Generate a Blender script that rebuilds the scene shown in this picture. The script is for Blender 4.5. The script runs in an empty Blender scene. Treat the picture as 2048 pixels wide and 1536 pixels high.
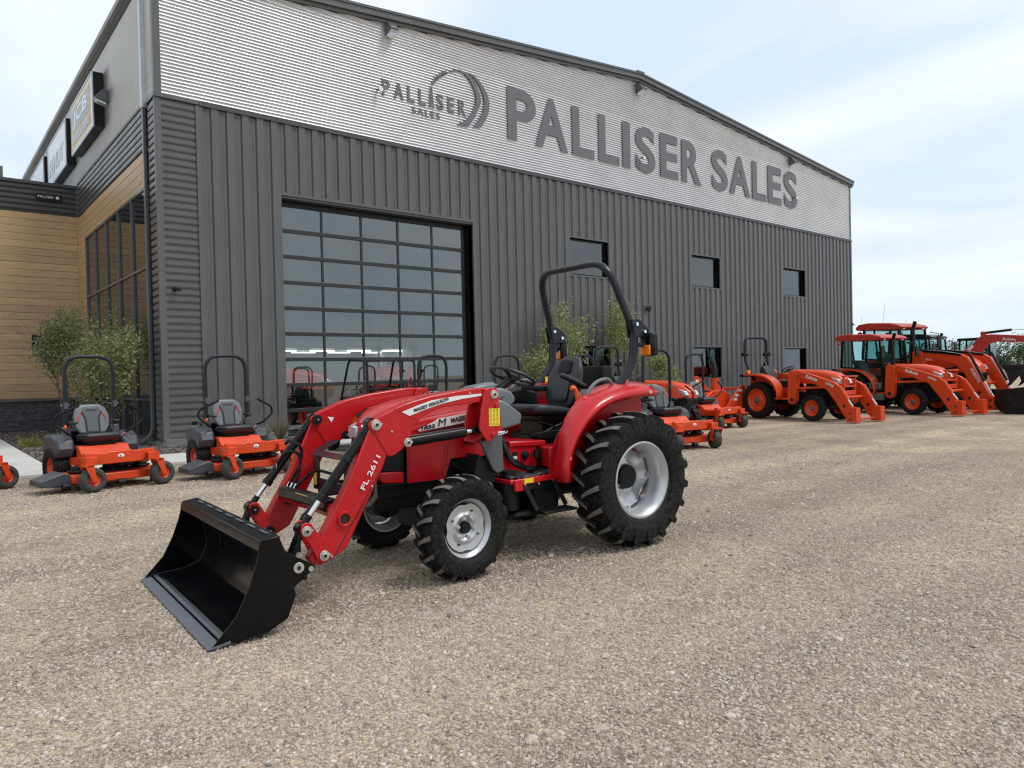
import bpy, bmesh, math, random
from mathutils import Vector, Matrix
random.seed(7)
S = bpy.context.scene
COL = S.collection
R = math.radians
PI = math.pi

# ------------------------------------------------------------------ camera
cam_d = bpy.data.cameras.new('camera'); cam = bpy.data.objects.new('camera', cam_d); COL.objects.link(cam)
yaw, pitch, roll = R(39.67445), R(-0.80697), R(-1.31041)
cam_d.sensor_fit = 'HORIZONTAL'; cam_d.sensor_width = 36.0; cam_d.lens = 1448.53 / 2048 * 36
cam_d.clip_end = 3000; cam_d.clip_start = 0.05
f_ = Vector((math.sin(yaw)*math.cos(pitch), math.cos(yaw)*math.cos(pitch), math.sin(pitch)))
r0 = Vector((math.cos(yaw), -math.sin(yaw), 0)); u0 = r0.cross(f_)
r_ = r0*math.cos(roll)+u0*math.sin(roll); u_ = -r0*math.sin(roll)+u0*math.cos(roll)
M = Matrix((r_, u_, -f_)).transposed().to_4x4(); M.translation = Vector((-4.65603, -18.78318, 1.6))
cam.matrix_world = M
S.camera = cam

# ------------------------------------------------------------------ world, sun, exposure
SUN_EL, SUN_AZ = R(59), R(143)      # azimuth clockwise from +Y
w = bpy.data.worlds.new('World'); S.world = w; w.use_nodes = True
nt = w.node_tree; nt.nodes.clear()
def N(t, ty, **k):
    n = t.nodes.new(ty)
    for a, b in k.items(): setattr(n, a, b)
    return n
out = N(nt, 'ShaderNodeOutputWorld'); bg = N(nt, 'ShaderNodeBackground'); bg.inputs[1].default_value = 0.078
sky = N(nt, 'ShaderNodeTexSky', sky_type='NISHITA'); sky.sun_disc = False
sky.sun_elevation = SUN_EL; sky.sun_rotation = SUN_AZ; sky.air_density = 1.2; sky.dust_density = 2.0; sky.ozone_density = 1.5
tc = N(nt, 'ShaderNodeTexCoord'); sep = N(nt, 'ShaderNodeSeparateXYZ'); nt.links.new(tc.outputs['Generated'], sep.inputs[0])
# project the direction on a flat cloud deck so clouds bunch up towards the horizon
mz = N(nt, 'ShaderNodeMath', operation='ADD'); mz.inputs[1].default_value = 0.16
mzm = N(nt, 'ShaderNodeMath', operation='MAXIMUM'); mzm.inputs[1].default_value = 0.0
nt.links.new(sep.outputs[2], mzm.inputs[0]); nt.links.new(mzm.outputs[0], mz.inputs[0])
dx = N(nt, 'ShaderNodeMath', operation='DIVIDE'); dy = N(nt, 'ShaderNodeMath', operation='DIVIDE')
nt.links.new(sep.outputs[0], dx.inputs[0]); nt.links.new(mz.outputs[0], dx.inputs[1])
nt.links.new(sep.outputs[1], dy.inputs[0]); nt.links.new(mz.outputs[0], dy.inputs[1])
cmb = N(nt, 'ShaderNodeCombineXYZ'); nt.links.new(dx.outputs[0], cmb.inputs[0]); nt.links.new(dy.outputs[0], cmb.inputs[1])
n1 = N(nt, 'ShaderNodeTexNoise'); n1.inputs['Scale'].default_value = 0.95; n1.inputs['Detail'].default_value = 7; n1.inputs['Roughness'].default_value = 0.52
n1.inputs['Distortion'].default_value = 0.5
mp = N(nt, 'ShaderNodeMapping'); mp.inputs['Scale'].default_value = (1.0, 0.65, 1); mp.inputs['Location'].default_value = (3.1, 1.7, 0)
nt.links.new(cmb.outputs[0], mp.inputs[0]); nt.links.new(mp.outputs[0], n1.inputs['Vector'])
rmp = N(nt, 'ShaderNodeValToRGB'); e = rmp.color_ramp.elements
e[0].position = 0.38; e[0].color = (0.12, 0.12, 0.12, 1); e[1].position = 0.62; e[1].color = (1, 1, 1, 1)
nt.links.new(n1.outputs[0], rmp.inputs[0])
n2 = N(nt, 'ShaderNodeTexNoise'); n2.inputs['Scale'].default_value = 1.7; n2.inputs['Detail'].default_value = 6
nt.links.new(mp.outputs[0], n2.inputs['Vector'])
r2 = N(nt, 'ShaderNodeValToRGB'); e = r2.color_ramp.elements
e[0].position = 0.3; e[0].color = (6.9, 7.2, 7.5, 1); e[1].position = 0.68; e[1].color = (9.0, 9.05, 9.05, 1)
nt.links.new(n2.outputs[0], r2.inputs[0])
# thin blue of the gaps: the sky texture, lifted by high haze
hz = N(nt, 'ShaderNodeMixRGB'); hz.inputs[0].default_value = 0.85; hz.inputs[2].default_value = (5.9, 7.4, 8.7, 1)
nt.links.new(sky.outputs[0], hz.inputs[1])
mx = N(nt, 'ShaderNodeMixRGB'); nt.links.new(rmp.outputs[0], mx.inputs[0]); nt.links.new(hz.outputs[0], mx.inputs[1]); nt.links.new(r2.outputs[0], mx.inputs[2])
hrz = N(nt, 'ShaderNodeMapRange'); hrz.inputs[1].default_value = 0.0; hrz.inputs[2].default_value = 0.22; hrz.inputs[3].default_value = 0.85; hrz.inputs[4].default_value = 0.0
nt.links.new(sep.outputs[2], hrz.inputs[0]); mh = N(nt, 'ShaderNodeMixRGB'); mh.inputs[2].default_value = (6.4, 7.4, 8.0, 1); nt.links.new(hrz.outputs[0], mh.inputs[0]); nt.links.new(mx.outputs[0], mh.inputs[1])
nt.links.new(mh.outputs[0], bg.inputs[0]); nt.links.new(bg.outputs[0], out.inputs[0])

sd = bpy.data.lights.new('sun', 'SUN'); so = bpy.data.objects.new('sun', sd); COL.objects.link(so)
sd.energy = 1.4; sd.angle = R(18); sd.color = (1, 0.97, 0.93)
sv = Vector((math.sin(SUN_AZ)*math.cos(SUN_EL), math.cos(SUN_AZ)*math.cos(SUN_EL), math.sin(SUN_EL)))
so.rotation_euler = sv.to_track_quat('Z', 'Y').to_euler(); so.location = (0, 0, 40)
S.view_settings.view_transform = 'Standard'; S.view_settings.look = 'None'; S.view_settings.exposure = 0.66; S.view_settings.gamma = 1
S.view_settings.use_curve_mapping = False
S.cycles.max_bounces = 8; S.cycles.transparent_max_bounces = 16; S.cycles.use_denoising = True; S.cycles.filter_width = 1.25

# ------------------------------------------------------------------ materials
def base_mat(name):
    m = bpy.data.materials.new(name); m.use_nodes = True; t = m.node_tree
    return m, t, t.nodes['Principled BSDF']
def lin(c):
    return tuple(((x/255/12.92) if x/255 <= 0.04045 else ((x/255+0.055)/1.055)**2.4) for x in c)
def mat(name, col, rough=0.5, metal=0.0, coat=0.0, spec=0.5, var=0.12, vs=3.0, rv=0.12, bump=0.0, bs=60.0, dirt=None, dirt_amt=0.0, emis=None, es=0, coord='Object', stretch=(1,1,1)):
    m, t, p = base_mat(name)
    tc = N(t, 'ShaderNodeTexCoord'); mp = N(t, 'ShaderNodeMapping'); mp.inputs['Scale'].default_value = stretch
    t.links.new(tc.outputs[coord], mp.inputs[0])
    nz = N(t, 'ShaderNodeTexNoise'); nz.inputs['Scale'].default_value = vs; nz.inputs['Detail'].default_value = 6; nz.inputs['Roughness'].default_value = 0.6
    t.links.new(mp.outputs[0], nz.inputs['Vector'])
    hs = N(t, 'ShaderNodeHueSaturation'); hs.inputs['Color'].default_value = (*col, 1)
    mr = N(t, 'ShaderNodeMapRange'); mr.inputs[1].default_value = 0.3; mr.inputs[2].default_value = 0.7; mr.inputs[3].default_value = 1-var; mr.inputs[4].default_value = 1+var
    t.links.new(nz.outputs[0], mr.inputs[0]); t.links.new(mr.outputs[0], hs.inputs['Value'])
    c = hs.outputs[0]
    if dirt:
        nd = N(t, 'ShaderNodeTexNoise'); nd.inputs['Scale'].default_value = vs*4; nd.inputs['Detail'].default_value = 8
        t.links.new(mp.outputs[0], nd.inputs['Vector'])
        md = N(t, 'ShaderNodeMapRange'); md.inputs[1].default_value = 0.45; md.inputs[2].default_value = 0.75; md.inputs[3].default_value = 0; md.inputs[4].default_value = dirt_amt
        t.links.new(nd.outputs[0], md.inputs[0])
        mxr = N(t, 'ShaderNodeMixRGB'); mxr.inputs[2].default_value = (*dirt, 1); t.links.new(md.outputs[0], mxr.inputs[0]); t.links.new(c, mxr.inputs[1]); c = mxr.outputs[0]
    t.links.new(c, p.inputs['Base Color'])
    rr = N(t, 'ShaderNodeMapRange'); rr.inputs[1].default_value = 0.3; rr.inputs[2].default_value = 0.7
    rr.inputs[3].default_value = max(0.02, rough-rv*rough*2); rr.inputs[4].default_value = min(1, rough+rv*rough*2)
    t.links.new(nz.outputs[0], rr.inputs[0]); t.links.new(rr.outputs[0], p.inputs['Roughness'])
    p.inputs['Metallic'].default_value = metal; p.inputs['Coat Weight'].default_value = coat; p.inputs['Coat Roughness'].default_value = 0.06
    p.inputs['Specular IOR Level'].default_value = spec
    if bump:
        nb = N(t, 'ShaderNodeTexNoise'); nb.inputs['Scale'].default_value = bs; nb.inputs['Detail'].default_value = 4
        t.links.new(mp.outputs[0], nb.inputs['Vector'])
        b = N(t, 'ShaderNodeBump'); b.inputs['Strength'].default_value = bump; b.inputs['Distance'].default_value = 0.01
        t.links.new(nb.outputs[0], b.inputs['Height']); t.links.new(b.outputs[0], p.inputs['Normal'])
    if emis:
        p.inputs['Emission Color'].default_value = (*emis, 1); p.inputs['Emission Strength'].default_value = es
    return m
DUST = (0.30, 0.26, 0.20)
MT = dict(
 red=mat('red_paint', (0.48, 0.007, 0.012), 0.30, coat=0.25, spec=0.35, var=0.05, dirt=DUST, dirt_amt=0.02),
 orange=mat('orange_paint', (0.62, 0.056, 0.010), 0.36, spec=0.35, coat=0.12, var=0.06, dirt=DUST, dirt_amt=0.05),
 orange_red=mat('cab_roof_plastic', (0.42, 0.03, 0.018), 0.4, var=0.06),
 charcoal=mat('charcoal_steel', (0.095, 0.094, 0.095), 0.32, var=0.05, vs=1.2, dirt=(0.2,0.19,0.17), dirt_amt=0.12, stretch=(1,1,0.25)),
 charcoal_dark=mat('charcoal_fascia', (0.055, 0.056, 0.06), 0.42, var=0.05, vs=1.2),
 black=mat('black_paint', (0.005, 0.005, 0.006), 0.28, spec=0.25, coat=0.0, var=0.15, dirt=DUST, dirt_amt=0.04),
 bucket=mat('bucket_black', (0.003, 0.0032, 0.0042), 0.17, spec=0.28, var=0.2, vs=2, dirt=(0.05,0.045,0.04), dirt_amt=0.06, bump=0.05, bs=14),
 cut_edge=mat('cutting_edge_steel', (0.10, 0.115, 0.14), 0.45, metal=0.3, var=0.25, vs=5, dirt=(0.3,0.28,0.25), dirt_amt=0.25, stretch=(1,6,1)),
 plastic=mat('black_plastic', (0.008, 0.0085, 0.0095), 0.5, spec=0.25, var=0.12, bump=0.15, bs=300),
 vinyl=mat('seat_vinyl', (0.022, 0.024, 0.027), 0.40, spec=0.4, var=0.1, bump=0.12, bs=200),
 frame_black=mat('frame_anodised_black', (0.018, 0.019, 0.021), 0.4, var=0.06),
 gmet=mat('grey_gunmetal', (0.085, 0.09, 0.095), 0.35, coat=0.2, var=0.06),
 gplast=mat('grey_plastic', (0.14, 0.155, 0.165), 0.42, var=0.06, bump=0.06, bs=300),
 slate=mat('slate_plastic', (0.048, 0.053, 0.064), 0.42, var=0.08, bump=0.06, bs=300),
 rops=mat('rops_steel', (0.014, 0.017, 0.023), 0.30, spec=0.3, coat=0.0, var=0.08),
 rubber=mat('rubber', (0.006, 0.006, 0.0065), 0.58, spec=0.2, var=0.2, vs=8, dirt=(0.085,0.075,0.06), dirt_amt=0.32, bump=0.2, bs=40),
 rubber_top=mat('dusty_rubber', (0.14, 0.13, 0.115), 0.8, var=0.3, vs=14, bump=0.3, bs=60),
 rubber_grey=mat('grey_worn_rubber', (0.035, 0.035, 0.034), 0.8, var=0.2, vs=14, dirt=DUST, dirt_amt=0.15),
 silver=mat('silver_rim', (0.54, 0.55, 0.57), 0.36, metal=0.6, var=0.06, vs=6, bump=0.03, bs=20),
 chrome=mat('chrome_rod', (0.75, 0.76, 0.78), 0.12, metal=1.0, var=0.05),
 zinc=mat('zinc_plate', (0.55, 0.54, 0.48), 0.38, metal=0.7, var=0.12, vs=20),
 amber=mat('amber_lens', (0.85, 0.22, 0.01), 0.15, coat=0.6, var=0.1, vs=30),
 redlens=mat('red_lens', (0.5, 0.02, 0.02), 0.2, coat=0.5),
 orange_knob=mat('orange_grip', (0.9, 0.14, 0.02), 0.4),
 red_knob=mat('red_grip', (0.75, 0.01, 0.01), 0.3),
 yellow=mat('yellow_decal', (0.78, 0.58, 0.03), 0.4, var=0.05),
 white=mat('white_decal', (0.75, 0.75, 0.74), 0.4, var=0.03),
 ink=mat('black_print', (0.012, 0.012, 0.014), 0.45, var=0.0),
 lampglass=mat('lamp_lens', (0.62, 0.66, 0.7), 0.1, metal=0.5, coat=0.6, var=0.2, vs=20),
 dark_print=mat('sign_letter_grey', (0.125, 0.127, 0.135), 0.5, var=0.03),
 galv=mat('galvanised_trim', (0.5, 0.53, 0.56), 0.35, metal=0.6, var=0.1, vs=5),
 concrete=mat('concrete', (0.50, 0.49, 0.46), 0.85, var=0.08, vs=1.5, bump=0.2, bs=80, dirt=(0.33,0.3,0.26), dirt_amt=0.25),
 foundation=mat('foundation_grey', (0.16, 0.16, 0.155), 0.8, var=0.1, bump=0.2, bs=60),
 stone=mat('ledger_stone', (0.07, 0.07, 0.078), 0.5, var=0.6, vs=5, bump=0.5, bs=30, dirt=(0.16,0.15,0.14), dirt_amt=0.3),
 stone_cap=mat('stone_cap', (0.12, 0.11, 0.10), 0.8, var=0.15, bump=0.3, bs=30),
 inside=mat('interior_wall_paint', (0.42, 0.43, 0.42), 0.8),
 inside_floor=mat('interior_floor', (0.16, 0.16, 0.16), 0.3),
 white_light=mat('strip_light', (0.9,0.9,0.9), 0.5, emis=(1,1,1), es=3.5, var=0),
 bark=mat('bark', (0.13, 0.095, 0.07), 0.85, var=0.3, vs=15, bump=0.5, bs=50),
 slab_dark=mat('dark_mulch_bed', (0.075, 0.066, 0.058), 0.9, var=0.3, vs=8, bump=0.8, bs=25),
 signface=mat('sign_face', (0.74, 0.77, 0.82), 0.3, coat=0.3, var=0.02),
 signyellow=mat('sign_yellow', (0.85, 0.58, 0.16), 0.35, var=0.02),
 signdark=mat('sign_dark', (0.34, 0.37, 0.43), 0.35, var=0.02),
 far_dark=mat('far_dark_green', (0.03,0.042,0.028), 0.9, var=0.4, vs=0.3),
)
def splash(m):      # dried splash-up on the lowest half metre of the sheets
    t = m.node_tree; p = t.nodes['Principled BSDF']; src = p.inputs['Base Color'].links[0].from_socket
    tc = N(t, 'ShaderNodeTexCoord'); sp = N(t, 'ShaderNodeSeparateXYZ'); t.links.new(tc.outputs['Object'], sp.inputs[0])
    nz = N(t, 'ShaderNodeTexNoise'); nz.inputs['Scale'].default_value = 5; nz.inputs['Detail'].default_value = 9; nz.inputs['Roughness'].default_value = 0.75; t.links.new(tc.outputs['Object'], nz.inputs['Vector'])
    a = N(t, 'ShaderNodeMapRange'); a.inputs[1].default_value = 0.1; a.inputs[2].default_value = 0.9; a.inputs[3].default_value = 0.75; a.inputs[4].default_value = 0; t.links.new(sp.outputs[2], a.inputs[0])
    b = N(t, 'ShaderNodeMath', operation='MULTIPLY'); t.links.new(a.outputs[0], b.inputs[0]); t.links.new(nz.outputs[0], b.inputs[1])
    x = N(t, 'ShaderNodeMixRGB'); x.inputs[2].default_value = (0.24, 0.21, 0.17, 1); t.links.new(b.outputs[0], x.inputs[0]); t.links.new(src, x.inputs[1]); t.links.new(x.outputs[0], p.inputs['Base Color'])
splash(MT['charcoal'])
def silver_mat():
    m, t, p = base_mat('corrugated_galvalume')
    tc = N(t, 'ShaderNodeTexCoord'); nz = N(t, 'ShaderNodeTexNoise'); nz.inputs['Scale'].default_value = 0.8; nz.inputs['Detail'].default_value = 6
    t.links.new(tc.outputs['Object'], nz.inputs['Vector'])
    cr = N(t, 'ShaderNodeValToRGB'); e = cr.color_ramp.elements; e[0].position = 0.35; e[0].color = (0.66,0.68,0.71,1); e[1].position = 0.65; e[1].color = (0.74,0.76,0.79,1)
    t.links.new(nz.outputs[0], cr.inputs[0]); t.links.new(cr.outputs[0], p.inputs['Base Color'])
    p.inputs['Metallic'].default_value = 0.8
    p.inputs['Roughness'].default_value = 0.34
    return m
MT['corr'] = silver_mat()
def wood_mat():
    m, t, p = base_mat('wood_look_siding')
    tc = N(t, 'ShaderNodeTexCoord'); oi = N(t, 'ShaderNodeObjectInfo')
    add = N(t, 'ShaderNodeVectorMath', operation='ADD'); mul = N(t, 'ShaderNodeVectorMath', operation='SCALE'); mul.inputs['Scale'].default_value = 31.0
    cb = N(t, 'ShaderNodeCombineXYZ'); t.links.new(oi.outputs['Random'], cb.inputs[0]); t.links.new(oi.outputs['Random'], cb.inputs[1]); t.links.new(cb.outputs[0], mul.inputs[0])
    t.links.new(tc.outputs['Object'], add.inputs[0]); t.links.new(mul.outputs[0], add.inputs[1])
    mp = N(t, 'ShaderNodeMapping'); mp.inputs['Scale'].default_value = (0.9, 0.9, 26); t.links.new(add.outputs[0], mp.inputs[0])
    nz = N(t, 'ShaderNodeTexNoise'); nz.inputs['Scale'].default_value = 2.2; nz.inputs['Detail'].default_value = 8; nz.inputs['Roughness'].default_value = 0.65; nz.inputs['Distortion'].default_value = 0.4
    t.links.new(mp.outputs[0], nz.inputs['Vector'])
    cr = N(t, 'ShaderNodeValToRGB'); e = cr.color_ramp.elements; e[0].position = 0.3; e[0].color = (0.38,0.225,0.11,1); e[1].position = 0.72; e[1].color = (0.60,0.41,0.23,1)
    t.links.new(nz.outputs[0], cr.inputs[0])
    hs = N(t, 'ShaderNodeHueSaturation'); mr = N(t, 'ShaderNodeMapRange'); mr.inputs[3].default_value = 0.9; mr.inputs[4].default_value = 1.1
    t.links.new(oi.outputs['Random'], mr.inputs[0]); t.links.new(mr.outputs[0], hs.inputs['Value']); t.links.new(cr.outputs[0], hs.inputs['Color']); t.links.new(hs.outputs[0], p.inputs['Base Color'])
    p.inputs['Roughness'].default_value = 0.42
    return m
MT['wood'] = wood_mat()
def glass_mat(name, ior, tint, rough=0.0):
    m, t, p = base_mat(name); t.nodes.remove(p); o = t.nodes['Material Output']
    tr = N(t, 'ShaderNodeBsdfTransparent'); tr.inputs[0].default_value = (*tint, 1)
    gl = N(t, 'ShaderNodeBsdfGlossy'); gl.inputs[0].default_value = (0.93, 0.97, 1, 1); gl.inputs['Roughness'].default_value = rough
    fr = N(t, 'ShaderNodeFresnel'); fr.inputs[0].default_value = ior
    tc = N(t, 'ShaderNodeTexCoord'); nz = N(t, 'ShaderNodeTexNoise'); nz.inputs['Scale'].default_value = 0.7; nz.inputs['Detail'].default_value = 0; b = N(t, 'ShaderNodeBump'); b.inputs['Strength'].default_value = 0.03; b.inputs['Distance'].default_value = 0.01
    t.links.new(tc.outputs['Object'], nz.inputs['Vector']); t.links.new(nz.outputs[0], b.inputs['Height']); t.links.new(b.outputs[0], gl.inputs['Normal'])
    ge = N(t, 'ShaderNodeNewGeometry'); iv = N(t, 'ShaderNodeMath', operation='SUBTRACT'); iv.inputs[0].default_value = 1.0; t.links.new(ge.outputs['Backfacing'], iv.inputs[1])      # one reflection per pane, at its outer face
    fm = N(t, 'ShaderNodeMath', operation='MULTIPLY'); t.links.new(fr.outputs[0], fm.inputs[0]); t.links.new(iv.outputs[0], fm.inputs[1])
    mx = N(t, 'ShaderNodeMixShader'); t.links.new(fm.outputs[0], mx.inputs[0]); t.links.new(tr.outputs[0], mx.inputs[1]); t.links.new(gl.outputs[0], mx.inputs[2]); t.links.new(mx.outputs[0], o.inputs[0])
    return m
MT['glass_door'] = glass_mat('door_glass', 2.45, (0.86,0.90,0.89))
MT['glass_win'] = glass_mat('tinted_window_glass', 2.1, (0.45,0.50,0.52))
MT['glass_cab'] = glass_mat('cab_glass', 1.7, (0.72,0.84,0.84))
def leaf_mat(name, c1, c2):
    m, t, p = base_mat(name)
    g = N(t, 'ShaderNodeNewGeometry'); cr = N(t, 'ShaderNodeValToRGB'); e = cr.color_ramp.elements; e[0].color = (*c1, 1); e[1].color = (*c2, 1)
    t.links.new(g.outputs['Random Per Island'], cr.inputs[0]); t.links.new(cr.outputs[0], p.inputs['Base Color']); p.inputs['Roughness'].default_value = 0.45
    tl = N(t, 'ShaderNodeBsdfTranslucent'); t.links.new(cr.outputs[0], tl.inputs[0]); mx = N(t, 'ShaderNodeMixShader'); mx.inputs[0].default_value = 0.4
    o = t.nodes['Material Output']; t.links.new(p.outputs[0], mx.inputs[1]); t.links.new(tl.outputs[0], mx.inputs[2]); t.links.new(mx.outputs[0], o.inputs[0])
    return m
MT['leaf'] = leaf_mat('green_leaf', (0.13,0.17,0.045), (0.44,0.48,0.20))
MT['leaf_pale'] = leaf_mat('pale_leaf', (0.09,0.12,0.05), (0.34,0.36,0.26))
MT['leaf_yel'] = leaf_mat('yellow_green_leaf', (0.14,0.17,0.02), (0.38,0.40,0.07))
MT['leaf_dry'] = leaf_mat('dry_twig', (0.14,0.11,0.08), (0.24,0.19,0.14))
MT['leaf_far'] = leaf_mat('far_tree_leaf', (0.03,0.045,0.02), (0.10,0.13,0.06))

# ------------------------------------------------------------------ geometry helper
class G:
    def __init__(s): s.v = []; s.f = []; s.mi = []; s.cm = 0
    def add(s, v, f):
        o = len(s.v); s.v += [tuple(a) for a in v]; s.f += [tuple(i+o for i in q) for q in f]; s.mi += [s.cm]*len(f); return s
    def box(s, x0, x1, y0, y1, z0, z1, M=None):
        v = [Vector((x, y, z)) for x in (x0, x1) for y in (y0, y1) for z in (z0, z1)]
        if M: v = [M @ a for a in v]
        return s.add(v, [(0,1,3,2),(4,6,7,5),(0,4,5,1),(2,3,7,6),(0,2,6,4),(1,5,7,3)])
    def bar(s, p, q, w, h, up=(0,0,1)):     # rectangular bar from p to q; w across, h along up
        p = Vector(p); q = Vector(q); d = (q-p).normalized(); a = d.cross(Vector(up))
        if a.length < 1e-4: a = d.cross(Vector((1,0,0)))
        a.normalize(); b = a.cross(d).normalized()
        v = [x+a*(i*w/2)+b*(j*h/2) for x in (p, q) for i, j in ((-1,-1),(1,-1),(1,1),(-1,1))]
        return s.add(v, [(3,2,1,0),(4,5,6,7),(0,1,5,4),(1,2,6,5),(2,3,7,6),(3,0,4,7)])
    def prism(s, pts, a, b, ax='y'):
        def P(u, v, c): return {'y': (u, c, v), 'x': (c, u, v), 'z': (u, v, c)}[ax]
        n = len(pts); v = [P(u, w_, a) for u, w_ in pts]+[P(u, w_, b) for u, w_ in pts]
        return s.add(v, [tuple(range(n)), tuple(range(2*n-1, n-1, -1))]+[(i, i+n, (i+1) % n+n, (i+1) % n) for i in range(n)])
    def tube(s, pts, r, n=8, cap=True, sect=None, closed=False, up=None):
        pts = [Vector(p) for p in pts]; m = len(pts); rs = r if isinstance(r, (list, tuple)) else [r]*m
        sec = sect or [(math.cos(2*PI*k/n), math.sin(2*PI*k/n)) for k in range(n)]; n = len(sec)
        v = []; t0 = None; a = None
        for i, p in enumerate(pts):
            if closed: t = (pts[(i+1) % m]-pts[i-1]).normalized()
            else: t = ((pts[i+1]-p).normalized() if i < m-1 else Vector((0,0,0)))+((p-pts[i-1]).normalized() if i > 0 else Vector((0,0,0)))
            t = t.normalized() if t.length > 1e-6 else t0
            if a is None:
                ref = Vector(up) if up else (Vector((0,0,1)) if abs(t.z) < 0.9 else Vector((1,0,0)))
                a = t.cross(ref).normalized()
            else:
                a = (a-t*a.dot(t)).normalized()
            b = t.cross(a).normalized(); t0 = t
            k = 1.0
            if 0 < i < m-1 or closed:
                d1 = (p-pts[i-1]).normalized(); c = max(0.5, d1.dot(t)); k = 1/c if sect else 1
            v += [p+(a*x+b*y)*(rs[i]) for x, y in sec]
        f = []
        for i in range(m if closed else m-1):
            j = (i+1) % m
            f += [(i*n+k, i*n+(k+1) % n, j*n+(k+1) % n, j*n+k) for k in range(n)]
        if cap and not closed: f += [tuple(range(n-1, -1, -1)), tuple((m-1)*n+k for k in range(n))]
        return s.add(v, f)
    def cyl(s, p, q, r, n=14, r2=None): return s.tube([p, q], [r, r if r2 is None else r2], n)
    def lathe(s, prof, n=32, c=(0,0,0), ax='y', closed=False, M=None):
        m = len(prof); v = []
        for k in range(n):
            t = 2*PI*k/n
            for r, h in prof:
                q = {'y': (r*math.cos(t), h, r*math.sin(t)), 'z': (r*math.cos(t), r*math.sin(t), h), 'x': (h, r*math.cos(t), r*math.sin(t))}[ax]
                q = Vector(q)+Vector(c)
                v.append(M @ q if M else q)
        f = []
        for k in range(n):
            l = (k+1) % n
            for i in range(m if closed else m-1):
                j = (i+1) % m; f.append((k*m+i, k*m+j, l*m+j, l*m+i))
        return s.add(v, f)
    def ball(s, c, rx, ry, rz, n=12, m=7):
        return s.lathe([(max(1e-4, math.sin(PI*i/m)), -math.cos(PI*i/m)) for i in range(m+1)], n, (0,0,0), 'z', M=Matrix.Translation(c) @ Matrix.Diagonal((rx, ry, rz, 1)))
    def grid(s, fn, nu, nv):
        v = [fn(i/nu, j/nv) for i in range(nu+1) for j in range(nv+1)]; n = nv+1
        return s.add(v, [(i*n+j, (i+1)*n+j, (i+1)*n+j+1, i*n+j+1) for i in range(nu) for j in range(nv)])
    def my(s):
        s.v += [(x, -y, z) for x, y, z in s.v]; n = len(s.v)//2
        s.f += [tuple(i+n for i in reversed(q)) for q in s.f]; s.mi += list(s.mi); return s
    def build(s, name, m, parent=None, bevel=0.0, smooth=35, loc=None, recalc=True, seg=2):
        me = bpy.data.meshes.new(name); me.from_pydata(s.v, [], s.f)
        ms = m if isinstance(m, (list, tuple)) else [m]
        for x in ms: me.materials.append(MT[x] if isinstance(x, str) else x)
        if len(ms) > 1: me.polygons.foreach_set('material_index', s.mi)
        if recalc or bevel:
            bm = bmesh.new(); bm.from_mesh(me)
            if recalc: bmesh.ops.recalc_face_normals(bm, faces=bm.faces)
            bm.to_mesh(me); bm.free()
        if smooth is not None:
            me.polygons.foreach_set('use_smooth', [True]*len(me.polygons)); me.set_sharp_from_angle(angle=R(smooth))
        o = bpy.data.objects.new(name, me); COL.objects.link(o)
        if bevel:
            b = o.modifiers.new('bevel', 'BEVEL'); b.width = bevel; b.segments = seg; b.limit_method = 'ANGLE'; b.angle_limit = R(40); b.harden_normals = False
        if parent: o.parent = parent
        if loc: o.location = loc
        return o
def fillet(pts, r, n=5):
    pts = [Vector(p) for p in pts]; o = [pts[0]]; rs = r if isinstance(r, (list, tuple)) else [r]*(len(pts)-2)
    for i in range(1, len(pts)-1):
        a, b, c = pts[i-1], pts[i], pts[i+1]; rr = min(rs[i-1], (a-b).length*0.49, (c-b).length*0.49)
        p = b+(a-b).normalized()*rr; q = b+(c-b).normalized()*rr
        for k in range(n+1):
            t = k/n; o.append(p*(1-t)**2+b*2*t*(1-t)+q*t*t)
    o.append(pts[-1]); return o
def sq(w, h, c=0.2):     # rounded rectangular tube section
    a, b = w/2, h/2; k = min(a, b)*c*2
    return [(a, -b+k), (a, b-k), (a-k, b), (-a+k, b), (-a, b-k), (-a, -b+k), (-a+k, -b), (a-k, -b)]
def thing(name, label, cat, loc=(0,0,0), rz=0.0, group=None):
    o = bpy.data.objects.new(name, None); COL.objects.link(o); o.location = loc; o.rotation_euler = (0, 0, rz); o.empty_display_size = 0.2
    o['label'] = label; o['category'] = cat
    if group: o['group'] = group
    return o
def node(name, parent, loc=(0,0,0), rot=(0,0,0)):
    o = bpy.data.objects.new(name, None); COL.objects.link(o); o.parent = parent; o.location = loc; o.rotation_euler = rot; o.empty_display_size = 0.1
    return o
def tag(o, label, cat, group=None):
    o['label'] = label; o['category'] = cat
    if group: o['group'] = group
    return o
def struct(o): o['kind'] = 'structure'; return o
def stuff(o): o['kind'] = 'stuff'; return o
def dup(root, loc=None, rz=None, label=None, skip=()):
    r = root.copy(); COL.objects.link(r)
    if loc is not None: r.location = loc
    if rz is not None: r.rotation_euler = (0, 0, rz)
    if label: r['label'] = label
    for ch in list(root.children):
        if ch.name.split('.')[0] in skip: continue
        c = ch.copy(); COL.objects.link(c); c.parent = r
        for g in ch.children:
            d = g.copy(); COL.objects.link(d); d.parent = c
    return r
_dg = None
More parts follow.
